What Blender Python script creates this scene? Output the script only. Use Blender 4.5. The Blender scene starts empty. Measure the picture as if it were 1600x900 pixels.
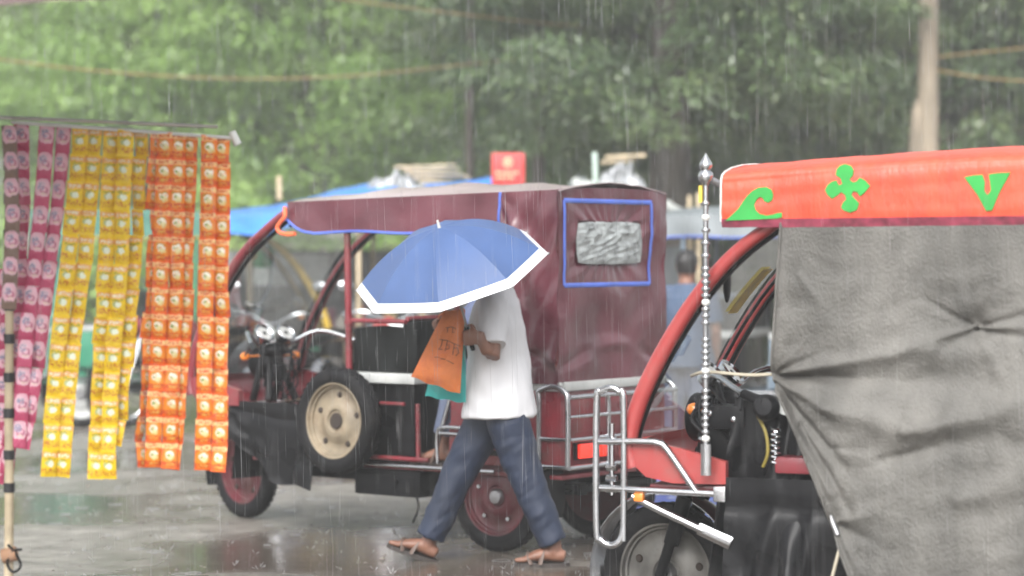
import bpy, bmesh, math, random
from mathutils import Vector, Matrix, noise
R = math.radians
random.seed(7)
scene = bpy.context.scene
col = scene.collection

# ------------------------------------------------------------------ camera
cam_d = bpy.data.cameras.new('camera')
cam = bpy.data.objects.new('camera', cam_d); col.objects.link(cam)
cam.location = (0, 0, 1.5); cam.rotation_euler = (R(90), 0, 0)
cam_d.sensor_width = 36; cam_d.lens = 90; cam_d.shift_y = -65 / 1600
cam_d.clip_start = .1; cam_d.clip_end = 1000
cam_d.dof.use_dof = True; cam_d.dof.focus_distance = 10.4; cam_d.dof.aperture_fstop = 1.7
scene.camera = cam
# ------------------------------------------------------------------ sky and sun (overcast, raining)
world = bpy.data.worlds.new('World'); scene.world = world; world.use_nodes = True
wn = world.node_tree.nodes; wl = world.node_tree.links; wn.clear()
sky = wn.new('ShaderNodeTexSky'); sky.sky_type = 'NISHITA'; sky.sun_disc = False
SUN_EL, SUN_AZ = R(42), R(195)
sky.sun_elevation = SUN_EL; sky.sun_rotation = SUN_AZ
sky.air_density = 1.0; sky.dust_density = 4.0
hs = wn.new('ShaderNodeHueSaturation'); hs.inputs['Saturation'].default_value = .12
bg = wn.new('ShaderNodeBackground'); bg.inputs['Strength'].default_value = .14
wo = wn.new('ShaderNodeOutputWorld')
wl.new(sky.outputs[0], hs.inputs['Color']); wl.new(hs.outputs[0], bg.inputs[0]); wl.new(bg.outputs[0], wo.inputs[0])
sd = bpy.data.lights.new('sun', 'SUN'); sd.energy = 1.5; sd.angle = R(40); sd.color = (1, .98, .95)
sun = bpy.data.objects.new('sun', sd); col.objects.link(sun)
sv = Vector((math.sin(SUN_AZ) * math.cos(SUN_EL), math.cos(SUN_AZ) * math.cos(SUN_EL), math.sin(SUN_EL)))
sun.rotation_euler = (-sv).to_track_quat('-Z', 'Y').to_euler(); sun.location = (0, 0, 20)
scene.view_settings.view_transform = 'Standard'; scene.view_settings.look = 'None'
scene.view_settings.exposure = 1.28; scene.view_settings.gamma = 1
scene.cycles.use_denoising = True
scene.cycles.max_bounces = 6; scene.cycles.transparent_max_bounces = 16; scene.cycles.use_adaptive_sampling = True; scene.cycles.adaptive_threshold = .03
scene.cycles.volume_bounces = 1; scene.cycles.caustics_reflective = False; scene.cycles.caustics_refractive = False

# ------------------------------------------------------------------ helpers
def WP(px, py, Y):                       # measuring aid: photo pixel at a known distance -> world point
    return Vector(((px - 800) * Y / 4000, Y, 1.5 - (py - 385) * Y / 4000))
def nz(x, y, z, s=1.0): return noise.noise(Vector((x * s, y * s, z * s)))

class MB:
    def __init__(s): s.v = []; s.f = []; s.mi = []
    def add(s, vs, fs, mi=0):
        o = len(s.v); s.v += [tuple(v) for v in vs]; s.f += [tuple(i + o for i in f) for f in fs]; s.mi += [mi] * len(fs); return s
    def box(s, x0, x1, y0, y1, z0, z1, b=0.0, mi=0):
        if b <= 0:
            vs = [(x, y, z) for x in (x0, x1) for y in (y0, y1) for z in (z0, z1)]
            return s.add(vs, [(0, 1, 3, 2), (4, 6, 7, 5), (0, 4, 5, 1), (2, 3, 7, 6), (0, 2, 6, 4), (1, 5, 7, 3)], mi)
        bm = bmesh.new(); bmesh.ops.create_cube(bm, size=1)
        for v in bm.verts: v.co = Vector(((x0 + x1) / 2 + v.co.x * (x1 - x0), (y0 + y1) / 2 + v.co.y * (y1 - y0), (z0 + z1) / 2 + v.co.z * (z1 - z0)))
        bmesh.ops.bevel(bm, geom=list(bm.edges), offset=b, segments=2, affect='EDGES', profile=.6)
        bm.verts.index_update()
        s.add([v.co for v in bm.verts], [[v.index for v in f.verts] for f in bm.faces], mi); bm.free(); return s
    def tube(s, pts, r, seg=10, closed=False, mi=0, flat=1.0, up=None):
        P = [Vector(p) for p in pts]; n = len(P)
        rr = r if isinstance(r, (list, tuple)) else [r] * n
        T = []
        for i in range(n):
            a = P[(i - 1) % n] if (closed or i > 0) else P[i]
            b = P[(i + 1) % n] if (closed or i < n - 1) else P[i]
            t = (b - a); T.append(t.normalized() if t.length > 1e-9 else Vector((0, 0, 1)))
        u = Vector(up) if up else (Vector((0, 0, 1)) if abs(T[0].z) < .9 else Vector((1, 0, 0)))
        u = (u - T[0] * u.dot(T[0])).normalized()
        rings = []
        for i in range(n):
            u = (u - T[i] * u.dot(T[i]))
            u = u.normalized() if u.length > 1e-6 else T[i].orthogonal().normalized()
            w = T[i].cross(u)
            a, b = rr[i] if isinstance(rr[i], (list, tuple)) else (rr[i], rr[i] * flat)
            rings.append([P[i] + u * (a * math.cos(2 * math.pi * k / seg)) + w * (b * math.sin(2 * math.pi * k / seg)) for k in range(seg)])
        return s.loft(rings, closed=closed, mi=mi)
    def loft(s, rings, closed=False, mi=0, caps=True):
        n = len(rings); m = len(rings[0]); vs = [v for r in rings for v in r]; fs = []
        for i in range(n if closed else n - 1):
            j = (i + 1) % n
            for k in range(m):
                l = (k + 1) % m
                fs.append((i * m + k, i * m + l, j * m + l, j * m + k))
        if caps and not closed:
            fs.append(tuple(range(m))[::-1]); fs.append(tuple((n - 1) * m + k for k in range(m)))
        return s.add(vs, fs, mi)
    def lathe(s, prof, seg=32, M=None, mi=0, closed_prof=False):   # prof (r, h) about local Z of M
        M = M or Matrix(); vs = []; fs = []; n = len(prof)
        for r, h in prof:
            for k in range(seg):
                a = 2 * math.pi * k / seg; vs.append(M @ Vector((r * math.cos(a), r * math.sin(a), h)))
        for i in range(n if closed_prof else n - 1):
            j = (i + 1) % n
            for k in range(seg):
                l = (k + 1) % seg; fs.append((i * seg + k, i * seg + l, j * seg + l, j * seg + k))
        return s.add(vs, fs, mi)
    def ball(s, c, r, seg=12, rings=8, mi=0, M=None):
        rx, ry, rz = r if isinstance(r, (tuple, list)) else (r, r, r); vs = []; fs = []
        M = M or Matrix()
        for i in range(rings + 1):
            t = math.pi * i / rings
            for k in range(seg):
                a = 2 * math.pi * k / seg
                vs.append(Vector(c) + M @ Vector((rx * math.sin(t) * math.cos(a), ry * math.sin(t) * math.sin(a), rz * math.cos(t))))
        for i in range(rings):
            for k in range(seg):
                l = (k + 1) % seg; fs.append((i * seg + k, (i + 1) * seg + k, (i + 1) * seg + l, i * seg + l))
        return s.add(vs, fs, mi)
    def grid(s, fn, nu, nv, mi=0, thick=0.0, off=None):
        vs = [Vector(fn(i / nu, j / nv)) for i in range(nu + 1) for j in range(nv + 1)]
        idx = lambda i, j: i * (nv + 1) + j
        fs = [(idx(i, j), idx(i + 1, j), idx(i + 1, j + 1), idx(i, j + 1)) for i in range(nu) for j in range(nv)]
        if thick:
            N = len(vs); o = Vector(off) * thick; vs += [v + o for v in vs]
            fs += [tuple(k + N for k in f[::-1]) for f in fs]
            rim = [idx(i, 0) for i in range(nu)] + [idx(nu, j) for j in range(nv)] + [idx(i, nv) for i in range(nu, 0, -1)] + [idx(0, j) for j in range(nv, 0, -1)]
            for a, b in zip(rim, rim[1:] + rim[:1]): fs.append((b, a, a + N, b + N))
        return s.add(vs, fs, mi)
    def prism(s, poly, a, b, mi=0):        # polygon of 3D points, extruded from a to b vectors
        n = len(poly); A = Vector(a); B = Vector(b)
        vs = [Vector(p) + A for p in poly] + [Vector(p) + B for p in poly]
        fs = [tuple(range(n))[::-1], tuple(range(n, 2 * n))] + [(i, (i + 1) % n, (i + 1) % n + n, i + n) for i in range(n)]
        return s.add(vs, fs, mi)
    def mesh(s, name, mats, smooth=True, ang=40):
        me = bpy.data.meshes.new(name); me.from_pydata(s.v, [], s.f)
        for m in (mats if isinstance(mats, (list, tuple)) else [mats]): me.materials.append(m)
        me.polygons.foreach_set('material_index', s.mi)
        bm = bmesh.new(); bm.from_mesh(me); bmesh.ops.recalc_face_normals(bm, faces=bm.faces); bm.to_mesh(me); bm.free()
        me.polygons.foreach_set('use_smooth', [smooth] * len(me.polygons))
        if smooth: me.set_sharp_from_angle(angle=R(ang))
        me.update(); return me
    def build(s, name, mats, parent=None, smooth=True, ang=40):
        return put(name, s.mesh(name, mats, smooth, ang), parent)
def put(name, me, parent=None):
    o = bpy.data.objects.new(name, me); col.objects.link(o); o.parent = parent; return o
def tag(o, label=None, cat=None, group=None, kind=None):
    if label: o['label'] = label
    if cat: o['category'] = cat
    if group: o['group'] = group
    if kind: o['kind'] = kind
    return o
def thing(name, label, cat, loc=(0, 0, 0), rz=0, group=None):
    o = bpy.data.objects.new(name, None); col.objects.link(o); o.location = loc; o.rotation_euler = (0, 0, rz)
    o.empty_display_size = .1
    return tag(o, label, cat, group)
def part_empty(name, parent, M=None):
    o = bpy.data.objects.new(name, None); col.objects.link(o); o.parent = parent
    if M is not None: o.matrix_local = M
    return o
def bez(pts, n=8):                          # smooth curve through points (Catmull-Rom)
    P = [Vector(p) for p in pts]; out = []
    for i in range(len(P) - 1):
        p0 = P[max(i - 1, 0)]; p1 = P[i]; p2 = P[i + 1]; p3 = P[min(i + 2, len(P) - 1)]
        for k in range(n):
            t = k / n
            out.append(.5 * ((2 * p1) + (p2 - p0) * t + (2 * p0 - 5 * p1 + 4 * p2 - p3) * t * t + (3 * p1 - p0 - 3 * p2 + p3) * t ** 3))
    out.append(P[-1]); return out
def evalmesh(o, name):
    dg = bpy.context.evaluated_depsgraph_get(); me = bpy.data.meshes.new_from_object(o.evaluated_get(dg)); me.name = name; return me
def fuse(mb, name, mat, voxel=.008, smooth=4, disp=None):
    """weld overlapping lofts into one continuous surface"""
    me = mb.mesh('tmp', mat); o = bpy.data.objects.new('tmp', me); col.objects.link(o)
    m = o.modifiers.new('r', 'REMESH'); m.mode = 'VOXEL'; m.voxel_size = voxel
    m2 = o.modifiers.new('s', 'SMOOTH'); m2.iterations = smooth; m2.factor = .5
    bpy.context.view_layer.update()
    r = evalmesh(o, name); bpy.data.objects.remove(o); bpy.data.meshes.remove(me)
    if not r.materials: r.materials.append(mat)
    r.materials[0] = mat
    if disp:
        data = [(v.co.copy(), v.normal.copy()) for v in r.vertices]; flat = []
        for c, n in data: flat += list(c + n * disp(c))
        r.vertices.foreach_set('co', flat)
    r.polygons.foreach_set('use_smooth', [True] * len(r.polygons)); r.update(); return r

# ------------------------------------------------------------------ materials
MATS = {}
def lin(c): return tuple(((x / 255) / 12.92 if x / 255 < .04045 else ((x / 255 + .055) / 1.055) ** 2.4) for x in c)
def mat(name, colr, rough=.5, metal=0.0, var=.12, vscale=6.0, bump=0.0, bscale=40.0, coat=0.0, dirt=None, dscale=3.0, damt=.5, spec=.5, stretch=None):
    if name in MATS: return MATS[name]
    m = bpy.data.materials.new(name); m.use_nodes = True; nt = m.node_tree; N = nt.nodes; L = nt.links
    p = N['Principled BSDF']; p.inputs['Metallic'].default_value = metal
    p.inputs['Coat Weight'].default_value = coat; p.inputs['Coat Roughness'].default_value = .12
    p.inputs['Specular IOR Level'].default_value = spec
    tc = N.new('ShaderNodeTexCoord'); src = tc.outputs['Object']
    if stretch:
        mp = N.new('ShaderNodeMapping'); mp.inputs['Scale'].default_value = stretch; L.new(src, mp.inputs[0]); src = mp.outputs[0]
    n1 = N.new('ShaderNodeTexNoise'); n1.inputs['Scale'].default_value = vscale; n1.inputs['Detail'].default_value = 6; L.new(src, n1.inputs[0])
    cr = N.new('ShaderNodeValToRGB')
    c = colr[:3]; cr.color_ramp.elements[0].color = (*[x * (1 - var * 1.6) for x in c], 1); cr.color_ramp.elements[1].color = (*[min(1, x * (1 + var * 1.6)) for x in c], 1)
    cr.color_ramp.elements[0].position = .3; cr.color_ramp.elements[1].position = .7
    L.new(n1.outputs['Fac'], cr.inputs[0]); out = cr.outputs[0]
    if dirt:
        n2 = N.new('ShaderNodeTexNoise'); n2.inputs['Scale'].default_value = dscale; n2.inputs['Detail'].default_value = 8; n2.inputs['Roughness'].default_value = .7; L.new(src, n2.inputs[0])
        r2 = N.new('ShaderNodeValToRGB'); r2.color_ramp.elements[0].position = .5; r2.color_ramp.elements[1].position = .72
        r2.color_ramp.elements[0].color = (0, 0, 0, 1); r2.color_ramp.elements[1].color = (damt, damt, damt, 1); L.new(n2.outputs['Fac'], r2.inputs[0])
        mx = N.new('ShaderNodeMix'); mx.data_type = 'RGBA'; L.new(r2.outputs[0], mx.inputs['Factor']); L.new(out, mx.inputs['A']); mx.inputs['B'].default_value = (*dirt, 1); out = mx.outputs['Result']
    L.new(out, p.inputs['Base Color'])
    rr = N.new('ShaderNodeMapRange'); rr.inputs['To Min'].default_value = max(.02, rough - .12); rr.inputs['To Max'].default_value = min(1, rough + .12); L.new(n1.outputs['Fac'], rr.inputs[0]); L.new(rr.outputs[0], p.inputs['Roughness'])
    if bump:
        nb = N.new('ShaderNodeTexNoise'); nb.inputs['Scale'].default_value = bscale; nb.inputs['Detail'].default_value = 5; L.new(src, nb.inputs[0])
        b = N.new('ShaderNodeBump'); b.inputs['Strength'].default_value = bump; b.inputs['Distance'].default_value = .01; L.new(nb.outputs['Fac'], b.inputs['Height']); L.new(b.outputs[0], p.inputs['Normal'])
    MATS[name] = m; return m
def nt_of(name):
    m = bpy.data.materials.new(name); m.use_nodes = True; MATS[name] = m
    return m, m.node_tree.nodes, m.node_tree.links, m.node_tree.nodes['Principled BSDF']

M_tyre = mat('tyre_rubber', (.009, .009, .010), .6, spec=.12, var=.3, bump=.3, bscale=60, dirt=(.06, .053, .047), dscale=8, damt=.25)
M_black = mat('black_plastic', (.007, .007, .008), .4, spec=.12, var=.3, dirt=(.035, .032, .03), damt=.3)
M_blacksheet = mat('black_wet_sheet', (.008, .008, .009), .3, var=.2, bump=.3, bscale=12, spec=.14)
M_vinyl = mat('black_vinyl', (.008, .009, .009), .45, spec=.12, var=.25, bump=.15, bscale=30)
M_chrome = mat('chrome', (.50, .51, .53), .16, 1.0, var=.06, dirt=(.25, .2, .15), dscale=14, damt=.35)
M_steel = mat('dull_steel', (.35, .35, .36), .38, 1.0, var=.15, dirt=(.16, .1, .06), dscale=9, damt=.4)
M_maroon = mat('maroon_paint', (.17, .017, .026), .3, var=.2, coat=.4, dirt=(.11, .075, .06), dscale=5, damt=.6)
M_red = mat('faded_red_paint', (.30, .035, .034), .34, var=.14, coat=.35, dirt=(.17, .075, .065), dscale=6, damt=.7)
M_cover = mat('maroon_rexine', (.082, .015, .025), .34, coat=.45, var=.16, vscale=4, bump=.25, bscale=25, spec=.5, dirt=(.15, .06, .07), dscale=2.5, damt=.35)
M_bluetrim = mat('blue_trim_tape', (.08, .14, .50), .5, var=.12)
M_cream = mat('cream_rim_paint', (.22, .18, .125), .5, var=.2, vscale=10, dirt=(.14, .085, .045), dscale=9, damt=.85)
M_hole = mat('rust_dark', (.03, .02, .015), .8, var=.3)
M_grayband = mat('pale_grey_panel', (.42, .43, .42), .4, var=.1, dirt=(.2, .19, .17), damt=.5)
M_orange = mat('orange_canopy_cloth', (.60, .065, .030), .42, spec=.45, var=.13, vscale=4, bump=.3, bscale=30, dirt=(.30, .035, .028), dscale=3.5, damt=.6, stretch=(2.2, 2.2, .7))
M_green = mat('green_applique', (.03, .28, .055), .6, spec=.3, var=.12, vscale=8)
M_tarp = mat('grey_canvas', (.098, .094, .086), .6, var=.26, vscale=5, spec=.4, bump=.6, bscale=140, dirt=(.06, .056, .05), dscale=2.6, damt=.9, stretch=(1, 1, .55))
M_umb = mat('blue_umbrella_cloth', (.048, .088, .205), .5, spec=.4, var=.07, vscale=5)
M_umbw = mat('white_umbrella_band', (.66, .67, .69), .5, var=.03)
M_shirt = mat('white_shirt_cotton', (.66, .66, .68), .8, var=.03, vscale=5)
M_pants = mat('navy_wet_trousers', (.013, .021, .046), .6, var=.12, vscale=5, bump=.1, bscale=50)
M_skin = mat('brown_skin', (.20, .092, .058), .5, var=.12, vscale=12)
M_skinl = mat('foot_skin', (.42, .21, .13), .5, var=.12, vscale=14)
M_hair = mat('black_hair', (.012, .01, .01), .5, var=.2, bump=.5, bscale=90)
M_sole = mat('sandal_sole', (.035, .028, .025), .6, var=.2)
M_strap = mat('sandal_strap', (.12, .085, .07), .5, var=.2)
M_bag = mat('orange_cloth_bag', (.66, .19, .05), .7, var=.12, vscale=8, bump=.3, bscale=70, dirt=(.4, .07, .06), dscale=5, damt=.5)
M_ink = mat('brown_print_ink', (.09, .05, .03), .7, var=.2)
M_teal = mat('teal_plastic_bag', (.05, .42, .40), .4, var=.12, bump=.4, bscale=25)
M_jeans = mat('grey_blue_denim', (.10, .12, .18), .75, var=.2)
M_shirtb = mat('slate_blue_shirt', (.09, .11, .19), .75, var=.2)
M_rod = mat('stall_steel_rod', (.42, .41, .38), .35, .8, var=.15, dirt=(.2, .13, .08), damt=.5)
M_bamboo = mat('pale_bamboo', (.45, .37, .25), .6, var=.2, vscale=12, dirt=(.2, .14, .09), damt=.5)
M_tapeb = mat('black_tape', (.012, .012, .014), .45, var=.2)
M_white = mat('white_plastic', (.62, .62, .60), .35, var=.05)
M_awn = mat('stall_awning_cloth', (.13, .09, .085), .7, var=.2)
M_wire = mat('yellow_brown_rope', (.30, .205, .085), .8, var=.2, vscale=20)
M_bluetarp = mat('blue_tarpaulin', (.045, .20, .60), .35, var=.14, vscale=4, bump=.3, bscale=14)
M_whitetarp = mat('dingy_white_sheet', (.48, .50, .48), .5, var=.14, vscale=4)
M_silver = mat('crumpled_clear_plastic', (.20, .21, .22), .35, var=.5, vscale=9, spec=.8, bump=.5, bscale=25)
M_window = mat('cloudy_window_plastic', (.27, .29, .29), .3, var=.35, vscale=14, spec=.6, dirt=(.10, .10, .10), dscale=9, damt=.6)
M_signred = mat('red_sign_paint', (.52, .04, .04), .45, var=.08)
M_signpale = mat('pale_sign_lettering', (.62, .42, .25), .5, var=.1)
M_conc = mat('tan_weathered_pole', (.21, .175, .13), .8, var=.22, vscale=7, bump=.6, bscale=30, stretch=(1, 1, .3))
M_bark = mat('grey_brown_bark', (.05, .042, .034), .9, var=.35, vscale=8, bump=1.0, bscale=22, stretch=(1, 1, .25))
M_wallg = mat('stained_plaster', (.27, .27, .25), .85, var=.18, vscale=1.5, dirt=(.10, .11, .09), dscale=.8, damt=.8)
M_brick = mat('old_boundary_wall', (.16, .13, .105), .9, var=.25, vscale=2, dirt=(.06, .07, .05), dscale=1.2, damt=.8)
M_glassdark = mat('dark_window_glass', (.03, .035, .04), .15, var=.2)
M_wood = mat('stall_wood', (.15, .10, .06), .7, var=.25, vscale=5, stretch=(1, 8, 8))
M_redl = None

def lens_mat(name, c, strength=0.0):
    m, N, L, p = nt_of(name); p.inputs['Base Color'].default_value = (*c, 1); p.inputs['Roughness'].default_value = .12; p.inputs['Coat Weight'].default_value = .6
    v = N.new('ShaderNodeTexVoronoi'); v.inputs['Scale'].default_value = 90; tc = N.new('ShaderNodeTexCoord'); L.new(tc.outputs['Object'], v.inputs[0])
    b = N.new('ShaderNodeBump'); b.inputs['Strength'].default_value = .4; b.inputs['Distance'].default_value = .004; L.new(v.outputs['Distance'], b.inputs['Height']); L.new(b.outputs[0], p.inputs['Normal'])
    if strength: p.inputs['Emission Color'].default_value = (*c, 1); p.inputs['Emission Strength'].default_value = strength
    return m
M_tail = lens_mat('red_tail_lens', (.75, .03, .015), .55)
M_amber = lens_mat('amber_lens', (.7, .2, .02))
M_clear = lens_mat('clear_lens', (.75, .77, .78))
# windscreen: clear sheet, wet and a little scratched
def glass_mat(name, tint, haze):
    m, N, L, p = nt_of(name); N.remove(p); out = N['Material Output']
    tr = N.new('ShaderNodeBsdfTransparent'); tr.inputs[0].default_value = (*tint, 1)
    gl = N.new('ShaderNodeBsdfGlossy'); gl.inputs['Roughness'].default_value = .06; gl.inputs[0].default_value = (.9, .93, .95, 1)
    df = N.new('ShaderNodeBsdfDiffuse'); df.inputs[0].default_value = (.55, .58, .58, 1)
    fr = N.new('ShaderNodeFresnel'); fr.inputs['IOR'].default_value = 1.28
    tc = N.new('ShaderNodeTexCoord'); n = N.new('ShaderNodeTexNoise'); n.inputs['Scale'].default_value = 14; n.inputs['Detail'].default_value = 6; L.new(tc.outputs['Object'], n.inputs[0])
    mr = N.new('ShaderNodeMapRange'); mr.inputs['From Min'].default_value = .35; mr.inputs['From Max'].default_value = .75; mr.inputs['To Min'].default_value = haze * .5; mr.inputs['To Max'].default_value = haze * 1.8; L.new(n.outputs['Fac'], mr.inputs[0])
    m1 = N.new('ShaderNodeMixShader'); L.new(mr.outputs[0], m1.inputs[0]); L.new(tr.outputs[0], m1.inputs[1]); L.new(df.outputs[0], m1.inputs[2])
    m2 = N.new('ShaderNodeMixShader'); fm = N.new('ShaderNodeMath'); fm.operation = 'MULTIPLY'; fm.inputs[1].default_value = .45; L.new(fr.outputs[0], fm.inputs[0]); L.new(fm.outputs[0], m2.inputs[0]); L.new(m1.outputs[0], m2.inputs[1]); L.new(gl.outputs[0], m2.inputs[2])
    L.new(m2.outputs[0], out.inputs[0]); return m
M_glass = glass_mat('wet_windscreen', (.86, .90, .90), .045)
def rain_mat():
    m, N, L, p = nt_of('falling_water'); N.remove(p); out = N['Material Output']
    tr = N.new('ShaderNodeBsdfTransparent'); gl = N.new('ShaderNodeBsdfGlossy'); gl.inputs['Roughness'].default_value = .3
    df = N.new('ShaderNodeBsdfTranslucent'); df.inputs[0].default_value = (.9, .92, .95, 1)
    a = N.new('ShaderNodeMixShader'); a.inputs[0].default_value = .5; L.new(df.outputs[0], a.inputs[1]); L.new(gl.outputs[0], a.inputs[2])
    b = N.new('ShaderNodeMixShader'); b.inputs[0].default_value = .34; L.new(tr.outputs[0], b.inputs[1]); L.new(a.outputs[0], b.inputs[2])
    L.new(b.outputs[0], out.inputs[0]); return m
M_rain = rain_mat()

# wet road
def ground_mat():
    m, N, L, p = nt_of('wet_asphalt'); tc = N.new('ShaderNodeTexCoord'); P = tc.outputs['Object']
    def ns(sc, det=6, rough=.6, stretch=None):
        s = P
        if stretch:
            mp = N.new('ShaderNodeMapping'); mp.inputs['Scale'].default_value = stretch; L.new(P, mp.inputs[0]); s = mp.outputs[0]
        n = N.new('ShaderNodeTexNoise'); n.inputs['Scale'].default_value = sc; n.inputs['Detail'].default_value = det; n.inputs['Roughness'].default_value = rough; L.new(s, n.inputs[0]); return n.outputs['Fac']
    big = ns(.55, 5, .55); fine = ns(60, 4); mid = ns(5, 6)
    pud = N.new('ShaderNodeMapRange'); pud.interpolation_type = 'SMOOTHSTEP'; pud.inputs['From Min'].default_value = .40; pud.inputs['From Max'].default_value = .60; L.new(big, pud.inputs[0])
    cr = N.new('ShaderNodeValToRGB'); cr.color_ramp.elements[0].color = (.13, .12, .105, 1); cr.color_ramp.elements[1].color = (.27, .25, .225, 1); cr.color_ramp.elements[0].position = .35; cr.color_ramp.elements[1].position = .68; L.new(mid, cr.inputs[0])
    mx = N.new('ShaderNodeMix'); mx.data_type = 'RGBA'; L.new(pud.outputs[0], mx.inputs['Factor']); L.new(cr.outputs[0], mx.inputs['A']); mx.inputs['B'].default_value = (.085, .068, .055, 1); L.new(mx.outputs['Result'], p.inputs['Base Color'])
    rr = N.new('ShaderNodeMapRange'); rr.inputs['To Min'].default_value = .42; rr.inputs['To Max'].default_value = .13; L.new(pud.outputs[0], rr.inputs[0]); L.new(rr.outputs[0], p.inputs['Roughness'])
    rip = ns(9, 3, .5); bs = N.new('ShaderNodeMapRange'); bs.inputs['To Min'].default_value = .9; bs.inputs['To Max'].default_value = .16; L.new(pud.outputs[0], bs.inputs[0])
    ad = N.new('ShaderNodeMath'); ad.operation = 'ADD'; ml = N.new('ShaderNodeMath'); ml.operation = 'MULTIPLY'; ml.inputs[1].default_value = .35; L.new(fine, ml.inputs[0]); L.new(rip, ad.inputs[0]); L.new(ml.outputs[0], ad.inputs[1])
    b = N.new('ShaderNodeBump'); b.inputs['Distance'].default_value = .012; L.new(bs.outputs[0], b.inputs['Strength']); L.new(ad.outputs[0], b.inputs['Height']); L.new(b.outputs[0], p.inputs['Normal'])
    p.inputs['Specular IOR Level'].default_value = .5; p.inputs['IOR'].default_value = 1.4
    return m
M_ground = ground_mat()

def leaf_mat(name, dark, midc, light):
    m, N, L, p = nt_of(name); N.remove(p); out = N['Material Output']
    at = N.new('ShaderNodeAttribute'); at.attribute_name = 'tint'
    cr = N.new('ShaderNodeValToRGB'); e = cr.color_ramp.elements; e[0].color = (*dark, 1); e[1].color = (*light, 1); x = e.new(.5); x.color = (*midc, 1); L.new(at.outputs['Fac'], cr.inputs[0])
    d = N.new('ShaderNodeBsdfDiffuse'); t = N.new('ShaderNodeBsdfTranslucent'); g = N.new('ShaderNodeBsdfGlossy'); g.inputs['Roughness'].default_value = .35
    L.new(cr.outputs[0], d.inputs[0]); L.new(cr.outputs[0], t.inputs[0])
    a = N.new('ShaderNodeMixShader'); a.inputs[0].default_value = .4; L.new(d.outputs[0], a.inputs[1]); L.new(t.outputs[0], a.inputs[2])
    b = N.new('ShaderNodeMixShader'); b.inputs[0].default_value = .06; L.new(a.outputs[0], b.inputs[1]); L.new(g.outputs[0], b.inputs[2])
    L.new(b.outputs[0], out.inputs[0]); return m
M_leafA = leaf_mat('bright_leaves', (.16, .275, .075), (.28, .43, .115), (.40, .55, .18))
M_leafB = leaf_mat('dark_leaves', (.05, .09, .042), (.115, .175, .072), (.22, .28, .115))

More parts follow.
